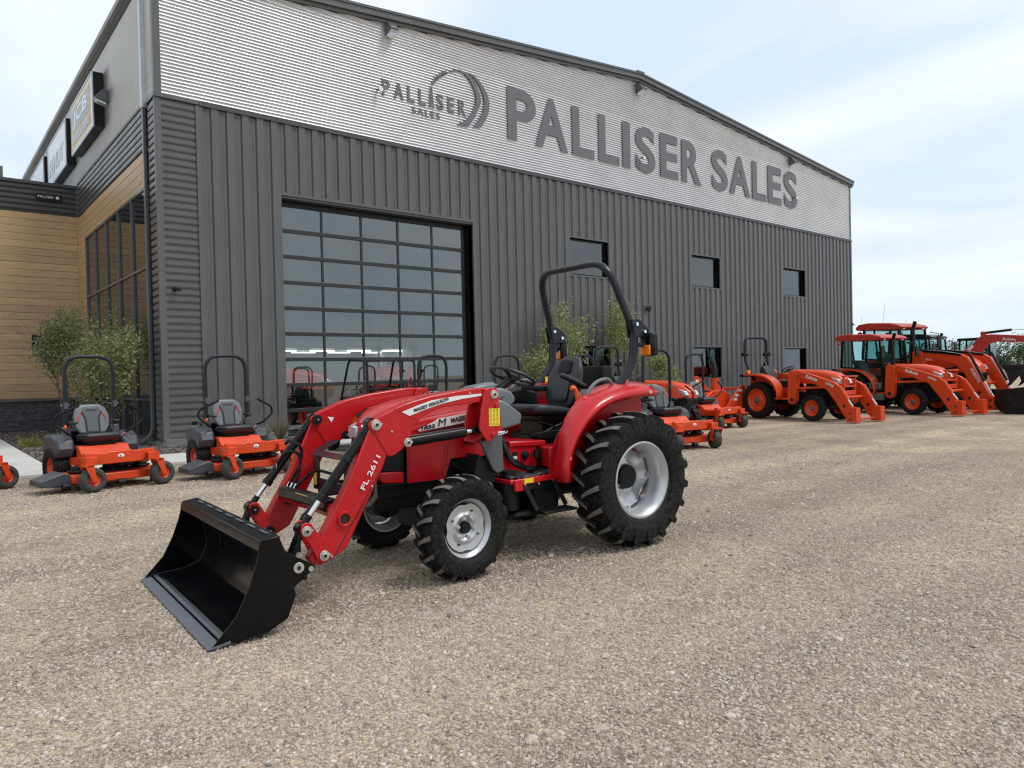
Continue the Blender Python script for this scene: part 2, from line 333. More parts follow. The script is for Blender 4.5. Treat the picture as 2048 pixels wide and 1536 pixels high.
def text(name, s, size, m, parent, origin, xdir, updir, width=None, height=None, bold=0.0, shear=0.0, ext=0.002, align='LEFT', name_kind=None, res=3, space=1.0):
    cu = bpy.data.curves.new('tmp', 'FONT'); cu.body = s; cu.size = size; cu.offset = bold*size; cu.shear = shear; cu.extrude = ext; cu.resolution_u = res; cu.space_character = space
    o = bpy.data.objects.new('tmp', cu); COL.objects.link(o)
    dg = bpy.context.evaluated_depsgraph_get(); me = bpy.data.meshes.new_from_object(o.evaluated_get(dg)); bpy.data.objects.remove(o); bpy.data.curves.remove(cu)
    xs = [v.co.x for v in me.vertices]; ys = [v.co.y for v in me.vertices]
    x0, x1, y0, y1 = min(xs), max(xs), min(ys), max(ys)
    sx = width/(x1-x0) if width else 1; sy = height/(y1-y0) if height else (sx if width else 1)
    if height and not width: sx = sy
    X = Vector(xdir).normalized(); U = Vector(updir).normalized(); U = (U-X*U.dot(X)).normalized(); Z = X.cross(U)
    ox = -x0 if align == 'LEFT' else -(x0+x1)/2
    for v in me.vertices:
        a = (v.co.x+ox)*sx; b = (v.co.y-y0)*sy; v.co = Vector(origin)+X*a+U*b+Z*(v.co.z+ext)
    me.materials.clear(); me.materials.append(MT[m] if isinstance(m, str) else m)
    ob = bpy.data.objects.new(name, me); COL.objects.link(ob); ob.parent = parent
    return ob
# ================================================================== BUILDING
H1, H2, L, H3 = 8.54, 11.54, 35.39, 13.07
bld = thing('dealership_building', 'large grey ribbed metal shop building with silver gable band and glass overhead door', 'building')
def front_ribs(x0, x1, holes, z0, z1, pitch=0.382, ph=3.19):
    """vertical box-rib sheet on Y=0, ribs out to -0.035, cut round the openings"""
    g = G(); k0 = math.floor((x0-ph)/pitch)-1
    x = ph+k0*pitch; prof = []
    while x < x1+pitch:
        prof += [(x, 0.0), (x+0.026, -0.048), (x+0.196, -0.048), (x+0.222, 0.0), (x+0.29, 0.0), (x+0.296, -0.007), (x+0.316, -0.007), (x+0.322, 0.0)]; x += pitch
    xs = sorted(set([x0, x1]+[a for h in holes for a in h[:2]]))
    def yat(xx):
        for (a, ya), (b, yb) in zip(prof, prof[1:]):
            if a <= xx <= b: return ya+(yb-ya)*(xx-a)/max(1e-9, b-a)
        return 0
    pts = [(a, y) for a, y in prof if x0 < a < x1]+[(a, yat(a)) for a in xs]; pts.sort()
    for (a, ya), (b, yb) in zip(pts, pts[1:]):
        if b-a < 1e-6: continue
        m = (a+b)/2; zs = [(z0, z1)]
        for hx0, hx1, hz0, hz1 in holes:
            if hx0 < m < hx1:
                nz = []
                for p, q in zs:
                    if hz0 > p: nz.append((p, min(q, hz0)))
                    if hz1 < q: nz.append((max(p, hz1), q))
                zs = [z for z in nz if z[1]-z[0] > 1e-3]
        for p, q in zs: g.add([(a, ya, p), (b, yb, p), (b, yb, q), (a, ya, q)], [(0,1,2,3)])
    return g
WX = [(13.76, 15.80), (20.93, 22.99), (28.27, 30.37)]
DOOR = (3.06, 9.40, 0.0, 6.50)
holes = [DOOR]+[(a, b, 5.15, 6.48) for a, b in WX]+[(a, b, 1.24, 2.56) for a, b in WX]
front_ribs(1.06, L-0.05, holes, 0.22, H1-0.12).build('ribbed_wall_panel', 'charcoal', bld, recalc=False, smooth=None)
# wall behind the sheet (gives thickness)
g = G()
xs = [0.05, 3.06, 9.40, 13.76, 15.80, 20.93, 22.99, 28.27, 30.37, L-0.05]
for i in range(len(xs)-1):
    a, b = xs[i], xs[i+1]
    if i == 1: g.box(a, b, 0.02, 0.25, 6.5, 11.5)
    elif i in (3, 5, 7): g.box(a, b, 0.02, 0.25, 0.2, 1.24); g.box(a, b, 0.02, 0.25, 2.56, 5.15); g.box(a, b, 0.02, 0.25, 6.48, 11.5)
    else: g.box(a, b, 0.02, 0.25, 0.2, 11.5)
g.build('wall_core', 'charcoal', bld)
G().box(0.02, 3.06, -0.06, 0.2, 0, 0.2).box(9.40, L, -0.06, 0.2, 0, 0.2).build('foundation', 'foundation', bld, bevel=0.01)
# trims round the openings
for q in ((DOOR[0]-0.06, DOOR[1]+0.06, -0.05, 0.02, 6.50, 6.58), (DOOR[0]-0.06, DOOR[0], -0.05, 0.3, 0, 6.50), (DOOR[1], DOOR[1]+0.06, -0.05, 0.3, 0, 6.50), (DOOR[0], DOOR[1], 0.0, 0.3, 6.44, 6.50)): G().box(*q).build('opening_trim', 'charcoal', bld)
for a, b in WX:
    for z0, z1 in ((5.15, 6.48), (1.24, 2.56)):
        for q in ((a-0.07, b+0.07, -0.045, 0.2, z1, z1+0.05), (a-0.07, b+0.07, -0.05, 0.2, z0-0.06, z0-0.003), (a-0.07, a, -0.042, 0.2, z0, z1), (b, b+0.07, -0.042, 0.2, z0, z1)): G().box(*q).build('opening_trim', 'charcoal', bld)
# head flashing between the two sheets
G().prism([(-0.005, H1-0.02), (-0.075, H1-0.03), (-0.075, H1-0.125), (-0.05, H1-0.13), (-0.04, H1-0.12), (-0.005, H1-0.12)], 1.02, L+0.02, 'x').build('flashing', 'charcoal_dark', bld)
# silver corrugated gable
def ztop(x): return H2+(H3-H2)*(1-abs(x-L/2)/(L/2))-0.02
g = G(); p = 0.0855; NS = 8; vv = []; ff = []
def lim(zz):
    if zz <= H2-0.1: return 0.16, L-0.08
    t = (zz-H2+0.1)/(H3-H2)*(L/2); return max(0.16, t), min(L-0.08, L-t)
k = 0
while True:
    zz = H1+p*k/NS
    if zz > H3-0.12: break
    y_ = -0.018-0.0170*math.sin(2*PI*k/NS); a0, a1 = lim(zz); vv += [(a0, y_, zz), (a1, y_, zz)]
    if k: ff.append((2*k-2, 2*k-1, 2*k+1, 2*k))
    k += 1
g.add(vv, ff).build('corrugated_gable_sheet', 'corr', bld, recalc=False, smooth=80)
G().prism([(0, H1), (L, H1), (L, H2), (L/2, H3), (0, H2)], 0.03, 0.2, 'y').build('gable_core', 'charcoal', bld)
# rake fascia, two boards
for a, b, za, zb in ((-0.02, L/2, H2, H3), (L/2, L+0.15, H3, H2-0.02)):
    d = 0.0
    G().prism([(a, za-0.10), (b, zb-0.10), (b, zb), (a, za)], -0.10, 0.1).build('rake_trim', 'charcoal', bld)
    G().prism([(a, za), (b, zb), (b, zb+0.17), (a, za+0.17)], -0.17, 0.1).build('rake_fascia', 'charcoal', bld)
    G().prism([(a, za+0.17), (b, zb+0.17), (b, zb+0.24), (a, za+0.24)], -0.20, 0.6).build('rake_cap', 'gmet', bld)
G().box(L/2-0.2, L/2+0.2, -0.21, 0.7, H3+0.20, H3+0.28).build('ridge_cap', 'gmet', bld)
g = G()
for s in (0, 1):
    xa, xb = (-0.05, L/2) if s == 0 else (L/2, L+0.1)
    za, zb = (H2+0.15, H3+0.18) if s == 0 else (H3+0.18, H2+0.15)
    g.prism([(xa, za-0.1), (xb, zb-0.1), (xb, zb), (xa, za)], 0.1, 45)
g.build('roof', 'gmet', bld)
# right end wall + corner trim
G().box(L-0.12, L-0.02, 0.2, 45, 0, H2+0.1).build('end_wall', 'charcoal', bld)
G().box(L-0.10, L+0.02, -0.05, 0.1, 0.0, H1-0.14).box(L-0.09, L+0.015, -0.04, 0.1, H1, H2-0.11).build('corner_trim', 'charcoal', bld)
# left corner: silver corner trim and horizontally ribbed pilaster
G().box(-0.01, 0.155, -0.035, 0.12, H1+0.002, H2-0.11).build('corner_trim', 'charcoal', bld)
def hribs(axis, a0, a1, z0, z1, out, pitch=0.175, dep=0.05):
    """horizontal box ribs on a wall: axis 'x' = wall facing -Y, 'y' = wall facing -X; out = face position of the recess"""
    g = G(); z = z1; pr = []
    while z > z0+0.01:
        b = max(z0, z-pitch)
        pr += [(z, 0), (z-0.042, 0), (z-0.05, dep), (z-0.05-(pitch-0.05)*0.62, dep), (b+0.012, dep*0.82), (b+0.002, 0.0)]; z = b
    pr = [(max(zz, z0), d) for zz, d in pr]
    for (za, da), (zb, db) in zip(pr, pr[1:]):
        if axis == 'x': g.add([(a0, out-da, za), (a0, out-db, zb), (a1, out-db, zb), (a1, out-da, za)], [(0,1,2,3)])
        else: g.add([(out-da, a0, za), (out-da, a1, za), (out-db, a1, zb), (out-db, a0, zb)], [(0,1,2,3)])
    return g
pil = node('corner_pilaster', bld)
hribs('x', 0.13, 0.94, 0.12, H1-0.12, 0.04).build('ribbed_sheet', 'charcoal', pil, recalc=False, smooth=None)
hribs('y', 0.06, 0.62, 0.12, H1-0.12, 0.04).build('ribbed_sheet', 'charcoal', pil, recalc=False, smooth=None)
G().box(-0.012, 0.145, -0.012, 0.07, 0.0, H1-0.10).build('edge_trim', 'charcoal', pil, bevel=0.006)
G().box(0.93, 1.07, -0.045, 0.06, 0.0, H1-0.13).build('edge_trim', 'charcoal', pil, bevel=0.006)
G().box(-0.03, 1.08, -0.05, 0.62, H1-0.10, H1).build('cap', 'charcoal', pil, bevel=0.006)
G().box(0.045, 1.0, 0.045, 0.65, 0.0, H1-0.1).build('core', 'charcoal', pil)
G().box(-0.04, 1.0, -0.05, 0.7, 0.0, 0.12).build('base', 'foundation', pil)
# downspout
ds = node('downspout', bld)
G().box(-0.10, 0.02, 0.75, 0.93, H1-0.15, H2+0.1).build('upper_pipe', 'galv', ds, bevel=0.012)
G().tube(fillet([(-0.04, 0.84, H1-0.15), (-0.04, 0.84, 0.40), (-0.16, 0.84, 0.18), (-0.34, 0.84, 0.12)], 0.10), 1, sect=sq(0.09, 0.12), up=(0,1,0)).build('lower_pipe', 'gmet', ds)
# small camera, cctv and pipe on the front
def cctv(loc, lab, s=1):
    t = thing('security_camera', lab, 'security camera', loc)
    G().cyl((0, 0.04, 0), (0, -0.05, 0), 0.05, 12).build('mount', 'black', t)
    G().cyl((-0.02, -0.07, 0.0), (0.10*s, -0.15, -0.03), 0.032, 12).build('camera_body', 'black' if s > 0 else 'white', t)
cctv((0.33, -0.045, 3.84), 'small black camera on the horizontally ribbed corner panel')
cctv((L-0.02, -0.06, 3.9), 'small white camera at the far end of the long grey wall', -1)
t = thing('wall_vent', 'small round grey vent on the ribbed wall beside the upright bushes', 'vent', (17.95, -0.04, 4.08))
G().cyl((0, 0, 0), (0, -0.1, 0), 0.1, 14).build('pipe', 'gmet', t); G().lathe([(0.12, -0.10), (0.14, -0.12), (0.10, -0.15), (0.001, -0.15)], 16).build('hood', 'black', t)

# ---- overhead glass door
dr = node('overhead_door', bld, (0, 0, 0))
X0, X1, Z1 = DOOR[0]+0.05, DOOR[1]-0.14, 6.32
colx = [X0+(X1-X0)*k/5 for k in range(6)]; nr = 9; rh = (Z1-0.02)/nr
G().box(DOOR[0], DOOR[1], 0.26, 0.42, Z1-0.03, 6.50).box(DOOR[0], DOOR[0]+0.05, 0.26, 0.42, 0, Z1-0.03).box(DOOR[1]-0.14, DOOR[1], 0.26, 0.42, 0, Z1-0.03).build('door_frame', 'black', dr)
rail = G().box(-(X1-X0)/2, (X1-X0)/2, -0.03, 0.03, -0.052, 0.052).build('rail', 'frame_black', dr, bevel=0.006)
rail.location = ((X0+X1)/2, 0.30, 0.06)
for k in range(1, nr+1):
    o = rail.copy(); COL.objects.link(o); o.location = ((X0+X1)/2, 0.30, 0.06+k*rh-0.03)
st = G().box(-0.032, 0.032, -0.026, 0.026, -rh/2+0.05, rh/2-0.05).build('stile', 'frame_black', dr, bevel=0.004)
pn = G().box(-(X1-X0)/10+0.02, (X1-X0)/10-0.02, -0.004, 0.004, -rh/2+0.03, rh/2-0.03).build('pane', 'glass_door', dr, smooth=None)
first = [True, True]
for r in range(nr):
    zc = 0.045+(r+0.5)*rh
    for c in range(6):
        o = st if first[0] else st.copy()
        if not first[0]: COL.objects.link(o)
        first[0] = False; o.location = (colx[c]+(0.03 if c == 0 else -0.03 if c == 5 else 0), 0.305, zc)
        if c < 5:
            q = pn if first[1] else pn.copy()
            if not first[1]: COL.objects.link(q)
            first[1] = False; q.location = ((colx[c]+colx[c+1])/2, 0.31+random.uniform(-.002, .002), zc); q.rotation_euler = (random.uniform(-.004, .004), 0, random.uniform(-.004, .004))
# ---- six windows
for (a, b) in WX:
    for z0, z1 in ((5.15, 6.48), (1.24, 2.56)):
        n_ = node('window', bld, ((a+b)/2, 0, (z0+z1)/2)); hw, hh = (b-a)/2, (z1-z0)/2
        G().box(-hw, hw, 0.10, 0.2, hh-0.06, hh).box(-hw, hw, 0.10, 0.2, -hh, -hh+0.06).box(-hw, -hw+0.06, 0.10, 0.2, -hh+0.06, hh-0.06).box(hw-0.06, hw, 0.10, 0.2, -hh+0.06, hh-0.06).build('frame', 'black', n_)
        G().box(-hw+0.06, hw-0.06, 0.145, 0.155, -hh+0.06, hh-0.06).build('pane', 'glass_win', n_, smooth=None)

# ---- side wall (faces -X)
SX = 0.0
WY0, WY1, WZ = 1.06, 9.12, 6.50
hribs('y', 0.95, 10.38, 7.46, H1-0.02, 0.04, 0.178).build('ribbed_side_band', 'charcoal', bld, recalc=False, smooth=None)
vv = []; ff = []
for k in range(int((H2+0.2-H1)/p*NS)):
    x_ = 0.004-0.0150*math.sin(2*PI*k/NS); zz = H1+p*k/NS; vv += [(x_, 0.1, zz), (x_, 45, zz)]
    if k: ff.append((2*k-2, 2*k, 2*k+1, 2*k-1))
G().add(vv, ff).build('corrugated_side_sheet', 'corr', bld, recalc=False, smooth=80)
G().box(-0.02, 0.04, 0.95, 10.4, H1-0.03, H1+0.03).build('side_flashing', 'charcoal_dark', bld)
G().prism([(0.03, H2-0.02), (-0.12, H2-0.02), (-0.20, H2+0.06), (-0.20, H2+0.22), (0.0, H2+0.26)], 0.1, 45, 'y').build('eave_gutter', 'charcoal', bld, bevel=0.01)
G().box(0.06, 0.25, 9.13, 45, 0, H2+0.1).box(0.06, 0.25, 0.6, 9.13, WZ, H2+0.1).build('side_wall_core', 'charcoal', bld)
# planks: a row each
ZP = [1.13+0.2425*k for k in range(27)]
def plank_rows(axis, a0, a1, z0, z1, off, base):
    for z in ZP:
        if z+0.2425 < z0+0.03 or z > z1-0.03: continue
        b, c = max(z, z0)+0.004, min(z+0.2425, z1)-0.006
        h = c-b; pr = [(off, b), (off-0.02, b+0.004), (off-0.026, c-0.012), (off-0.018, c), (off, c)]
        (G().prism(pr, a0, a1, 'x') if axis == 'x' else G().prism(pr, a0, a1, 'y')).build('plank', 'wood', base, smooth=None)
plank_rows('y', WY1+0.08, 10.40, 1.13, 7.42, 0.04, bld)
plank_rows('y', 0.96, 10.40, WZ+0.06, 7.42, 0.04, bld) if False else None
for z in ZP:
    if z > WZ-0.1 and z < 7.40:
        b, c = max(z, WZ+0.03)+0.004, min(z+0.2425, 7.43)-0.006
        if c-b > 0.05: G().prism([(0.04, b), (0.02, b+0.004), (0.014, c-0.012), (0.022, c), (0.04, c)], 0.96, WY1+0.08, 'y').build('plank', 'wood', bld, smooth=None)
# curtain wall
cw = node('curtain_wall', bld)
ys = [WY1, 7.58, 5.92, 4.26, 2.63, WY0]; zs_ = [0.15, 1.15, 2.58, 4.51, WZ]
for y in ys: G().box(-0.02, 0.10, y-0.035, y+0.035, 0.1, WZ).build('mullion', 'gmet', cw)
for z in zs_:
    for a, b in zip(ys, ys[1:]): G().box(-0.01, 0.10, b+0.036, a-0.036, z-0.035, z+0.035).build('transom', 'gmet', cw)
for z, z2 in zip(zs_, zs_[1:]):
    for a, b in zip(ys, ys[1:]): G().box(0.03, 0.04, b+0.036, a-0.036, z+0.036, z2-0.036).build('pane', 'glass_win', cw, smooth=None)
G().box(0.02, 0.2, WY0-0.4, WY1+0.05, 0, 0.12).build('foundation', 'foundation', bld)
G().box(-0.012, 0.06, WY1+0.04, WY1+0.09, 0, WZ).build('window_trim', 'gmet', bld)

# ---- interior seen through glass
inn = thing('showroom_interior', 'pale showroom room behind the glass overhead door', 'showroom', (0, 0, 0))
g = G(); g.box(0.3, 34, 11.9, 12, 0, 8); g.box(0.3, 34, 0.5, 12, 8, 8.1); g.box(33.9, 34, 0.5, 12, 0, 8); g.box(11.5, 11.6, 0.5, 12, 0, 8)
g.build('room_wall', 'inside', inn, smooth=None)
G().box(0.26, 34, 0.42, 12, 0.0, 0.03).build('room_floor', 'inside_floor', inn, smooth=None)
for i in range(3):
    for j in range(2): G().box(2.5+i*3-0.6, 2.5+i*3+0.6, 1.2+j*2, 1.4+j*2, 7.92, 7.97).build('strip_light', 'white_light', inn, smooth=None)  # ceiling strips added out of view to brighten the showroom
for i in range(5):
    for j in range(2): G().box(4.2+i*1.6, 5.2+i*1.6, 8.0+j*1.8, 8.12+j*1.8, 2.66, 2.70).build('strip_light', 'white_light', inn, smooth=None)
g = G().box(6.2, 6.25, 7.0, 7.05, 3.0, 4.1).box(7.8, 7.85, 7.0, 7.05, 3.0, 4.1).box(9.4, 9.45, 7.0, 7.05, 3.0, 4.1)
for z in (3.2, 3.6, 4.05): g.box(6.2, 11.4, 7.0, 7.04, z, z+0.04)
g.build('mezzanine_railing', 'gmet', inn)
G().box(5.9, 11.5, 7.1, 11.9, 2.75, 3.0).build('mezzanine', 'inside', inn)
for x, z in ((2.3, 3.6), (4.4, 3.9), (2.3, 1.9), (4.4, 2.2)): G().box(x, x+1.1, 11.85, 11.9, z, z+1.0).build('wall_board', 'gmet', inn)

# ================================================================== ANNEX
AY = 10.43
an = thing('entrance_annex', 'low annex with wood look boards, dark ribbed parapet and black ledger stone base', 'building')
G().box(-14, 0.03, AY+0.05, AY+9, 0, 8.3).build('annex_wall_core', 'foundation', an)
hribs('x', -14, -0.04, 7.45, 8.40, AY+0.045, 0.178).build('ribbed_parapet', 'charcoal_dark', an, recalc=False, smooth=None)
G().box(-14, 0.0, AY-0.05, AY+0.4, 8.40, 8.50).build('coping', 'charcoal_dark', an)
G().box(-0.05, 0.0, AY-0.03, AY+0.04, 7.42, 8.42).build('corner_angle', 'gmet', an)
G().box(-0.035, 0.03, AY-0.03, AY+0.04, 1.13, 7.42).build('corner_board', 'wood', an)
plank_rows('x', -14, -0.04, 1.13, 7.43, AY+0.04, an)
G().box(-14, 0.0, AY-0.16, AY+0.05, 1.04, 1.13).build('stone_sill', 'stone_cap', an, bevel=0.01)
g = G(); z = 0.0; random.seed(3)
while z < 1.03:
    h = random.choice((0.028, 0.036, 0.045, 0.055)); x = -9.0
    while x < -0.02:
        wd = random.uniform(0.12, 0.42); x2 = min(-0.01, x+wd); d = random.uniform(0.04, 0.11)
        M_ = Matrix.Translation(((x+x2)/2, AY+0.02, z+h/2)) @ Matrix.Rotation(random.uniform(-.03, .03), 4, 'Z')
        g.box(-(x2-x)/2+0.003, (x2-x)/2-0.003, -d, 0.04, -h/2+0.002, min(h/2-0.002, 1.035-z-h/2), M_); x = x2
    z += h
stuff(g.build('ledger_stone', 'stone', an, smooth=None))
g = G().box(-0.10, 0.05, WY1+0.12, AY, 0.0, 1.08); g.build('stone_return', 'stone', bld)
t = thing('wall_sconce', 'black box wall light on the wood boards behind the leafy tree', 'wall light', (-1.31, AY, 3.03))
G().box(-0.17, 0.17, -0.16, 0.0, -0.25, 0.25).build('lamp_housing', 'black', t, bevel=0.01); G().box(-0.10, 0.10, -0.13, -0.03, -0.256, -0.24).build('lens', 'lampglass', t)
t = thing('name_plate', 'small black plate with white lettering on the dark parapet', 'sign', (-0.85, AY-0.03, 7.98))
G().box(-0.38, 0.38, -0.03, 0.0, -0.12, 0.12).build('plate', 'black', t); text('lettering', 'PALLISER', 0.12, 'white', t, (-0.33, -0.034, -0.02), (1,0,0), (0,0,1), width=0.46); G().lathe([(0.001, -0.036), (0.05, -0.036)], 16, (0.24, 0, 0.02)).build('emblem', 'white', t)
t = thing('rooftop_unit', 'square grey duct frame showing above the annex parapet', 'rooftop unit', (-1.5, 20.0, 8.3))
G().box(-1.0, 0.2, 0, 1.2, 0, 2.95).build('casing', 'gmet', t); G().box(-0.8, 0.0, -0.02, 0.0, 1.9, 2.75).build('panel', 'galv', t)

# ---- box signs on the side wall
def boxsign(y0, y1, z0, z1, lab, dep=0.30):
    t = thing('box_sign', lab, 'sign', (0, (y0+y1)/2, (z0+z1)/2), group='box signs along the side wall'); hy, hz = (y1-y0)/2, (z1-z0)/2
    G().box(-dep+0.02, -0.02, -hy, hy, -hz, hz).build('sign_box', 'plastic', t)
    G().box(-dep-0.015, -dep+0.02, -hy-0.01, hy+0.01, hz-0.05, hz+0.01).box(-dep-0.015, -dep+0.02, -hy-0.01, hy+0.01, -hz-0.01, -hz+0.05).box(-dep-0.015, -dep+0.02, -hy-0.01, -hy+0.05, -hz+0.05, hz-0.05).box(-dep-0.015, -dep+0.02, hy-0.05, hy+0.01, -hz+0.05, hz-0.05).build('rim', 'galv', t)
    G().box(-dep, -dep+0.01, -hy+0.05, hy-0.05, -hz+0.05, hz-0.05).build('face', 'signface', t, smooth=None)
    return t, hy, hz, -dep
t, hy, hz, fx = boxsign(5.57, 9.25, 9.22, 10.83, 'nearest box sign with yellow bordered dark lettering panels')
g = G().box(fx-0.004, fx, -hy+0.30, hy-0.12, -hz+0.12, hz-0.12); g.build('yellow_panel', 'signyellow', t, smooth=None)
G().box(fx-0.010, fx-0.004, -hy+0.42, hy-0.24, -hz+0.62, hz-0.24).build('dark_panel', 'signdark', t, smooth=None)
G().box(fx-0.010, fx-0.004, -hy+0.42, hy-0.24, -hz+0.22, -hz+0.54).build('dark_panel', 'signdark', t, smooth=None)
text('lettering', 'JCB', 0.6, 'signface', t, (fx-0.012, hy-0.45, -hz+0.70), (0,-1,0), (0,0,1), width=2.4, height=0.58, bold=0.03)
text('lettering', 'AGRICULTURE', 0.2, 'signface', t, (fx-0.012, hy-0.35, -hz+0.28), (0,-1,0), (0,0,1), width=2.75, height=0.19, bold=0.01)
t, hy, hz, fx = boxsign(10.4, 14.6, 9.22, 10.83, 'middle box sign with pale lettering on a grey face')
text('lettering', 'FENDT', 0.6, 'white', t, (fx-0.006, hy-0.4, -0.45), (0,-1,0), (0,0,1), width=3.2, height=0.6, bold=0.03)
boxsign(15.8, 19.8, 9.22, 10.83, 'farthest plain box sign half hidden behind the annex parapet')

# ---- wall pack lights and gooseneck bulbs
def wallpack(loc, lab, rz=0):
    t = thing('wall_pack_light', lab, 'flood light', loc, rz, 'flood lights on the walls'); t.scale = (.8, .8, .8)
    G().box(-0.14, 0.14, -0.10, 0.0, -0.22, 0.22).build('back_box', 'gmet', t, bevel=0.01)
    G().prism([(-0.08, 0.24), (-0.20, 0.20), (-0.46, -0.10), (-0.44, -0.16), (-0.08, -0.24)], -0.17, 0.17, 'x').build('housing', 'gmet', t, bevel=0.015)
    G().prism([(-0.44, -0.165), (-0.10, -0.25), (-0.10, -0.34), (-0.38, -0.25)], -0.15, 0.15, 'x').build('lens', 'lampglass', t, bevel=0.01)
wallpack((6.49, 0, 11.86), 'flood light under the roof edge near the left corner of the silver wall')
wallpack((17.7, 0, 12.72), 'flood light under the peak of the roof')
wallpack((29.15, 0, 11.78), 'flood light under the roof edge near the far right corner')
wallpack((0.0, 5.02, 9.95), 'flood light on the side wall beside the yellow bordered sign', R(-90))
def bulb(loc, lab):
    t = thing('spot_lamp', lab, 'spot lamp', loc, group='small spot lamps over the lettering'); t.scale = (.8, .55, .8)
    G().tube([(0, 0, 0), (0, -0.16, 0.02), (0.02, -0.22, -0.02)], 0.025, 8).build('arm', 'black', t)
    G().lathe([(0.05, 0), (0.09, -0.04), (0.10, -0.10), (0.09, -0.12)], 16, (0.03, -0.22, -0.02)).build('shade', 'gmet', t)
    G().lathe([(0.001, -0.125), (0.09, -0.12)], 16, (0.03, -0.22, -0.02)).build('lens', 'white', t)
bulb((6.05, -0.02, 9.97), 'white spot lamp beside the first letter of the round logo')
bulb((17.72, -0.06, 9.98), 'white spot lamp beside the S of the first large word')
bulb((29.27, -0.06, 10.0), 'white spot lamp beside the last large letter S')

# ---- large lettering
sg = thing('name_lettering', 'large dark grey raised letters spelling the company name on the silver wall', 'sign lettering', (0, -0.036, 9.48))
for ch, a, b in (('P',10.96,12.24),('A',12.2,13.76),('L',13.99,15.12),('L',15.37,16.5),('I',16.71,17.14),('S',17.47,18.66),('E',18.98,20.13),('R',20.39,21.73),('S',22.51,23.7),('A',23.84,25.48),('L',25.68,26.84),('E',27.02,28.22),('S',28.48,29.7)):
    o = text('letter', ch, 1.0, 'dark_print', sg, (a, 0, 0 if ch != 'S' else -0.02), (1,0,0), (0,0,1), width=b-a, height=1.76 if ch != 'S' else 1.80, bold=0.026 if ch != 'I' else 0.0, ext=0.008, res=8)
lg = thing('round_logo', 'dark grey logo of small letters, drill tower and a wheat ear circled by two crescents', 'logo', (0, -0.036, 9.86))
for ch, a, b in (('P',6.2,6.46),('A',6.6,6.93),('L',7.07,7.31),('L',7.47,7.71),('S',8.12,8.38),('E',8.54,8.78),('R',8.95,9.23)):
    text('letter', ch, 1.0, 'dark_print', lg, (a, 0, 0), (1,0,0), (0,0,1), width=b-a, height=0.49, bold=0.022, ext=0.006)
text('letter_row', 'SALES', 1.0, 'dark_print', lg, (7.22, 0, -0.31), (1,0,0), (0,0,1), width=1.01, height=0.21, bold=0.012, ext=0.006, space=1.3)
def cres(o_, i_):
    pts = o_+i_[::-1]; G().prism([(x, z-9.86) for x, z in pts], -0.03, 0.0).build('crescent', 'dark_print', lg, smooth=None)
cres([(8.6,11.14),(8.74,11.22),(8.97,11.29),(9.27,11.28),(9.46,11.17),(9.65,10.97),(9.8,10.68),(9.84,10.47),(9.75,10.23),(9.58,9.91),(9.32,9.56)], [(8.62,11.12),(8.78,11.19),(9.0,11.24),(9.2,11.2),(9.40,11.06),(9.55,10.85),(9.65,10.59),(9.62,10.33),(9.47,10.01),(9.23,9.75),(8.89,9.55)])
cres([(9.33,11.285),(9.51,11.28),(9.74,11.17),(9.97,10.95),(10.13,10.73),(10.19,10.49),(10.15,10.19),(10.02,9.91),(9.85,9.66)], [(9.36,11.26),(9.45,11.23),(9.62,11.13),(9.83,10.92),(9.95,10.69),(9.99,10.44),(9.93,10.17),(9.74,9.85),(9.49,9.56)])
g = G()
wp = [(7.93,10.62),(8.03,10.75),(8.14,10.87),(8.29,10.99),(8.44,11.09)]
for i in range(9):
    t_ = i/8*3.99; k = int(t_); fr_ = t_-k; x = wp[k][0]*(1-fr_)+wp[k+1][0]*fr_; z = wp[k][1]*(1-fr_)+wp[k+1][1]*fr_-9.86
    for a_ in (0.25, 1.15+0.3):
        d = Vector((math.cos(a_+2.5), math.sin(a_+2.5))); nrm = Vector((-d.y, d.x))*0.022; p0 = Vector((x, z)); p1 = p0+d*-0.115
        g.prism([tuple(p0), tuple((p0+p1)/2+nrm), tuple(p1), tuple((p0+p1)/2-nrm)], -0.02, 0)
g.prism([(7.93, 0.74), (8.5, 1.23), (8.62, 1.28), (8.6, 1.26), (8.46, 1.2), (7.95, 0.74)], -0.015, 0)
g.build('wheat_ear', 'dark_print', lg, smooth=None)
g = G()
for s in (0, 1):
    g.bar((7.84 if s == 0 else 8.0, -0.01, 0), (7.905 if s == 0 else 7.935, -0.01, 0.65), 0.018, 0.02)
for i in range(7):
    z0 = i*0.09; wA = 0.08-0.06*z0/0.65; wB = 0.08-0.06*(z0+0.09)/0.65; g.bar((7.92-wA, -0.01, z0), (7.92+wB, -0.01, z0+0.09), 0.012, 0.012); g.bar((7.92+wA, -0.01, z0), (7.92-wB, -0.01, z0+0.09), 0.012, 0.012)
g.build('tower_lattice', 'dark_print', lg, smooth=None)
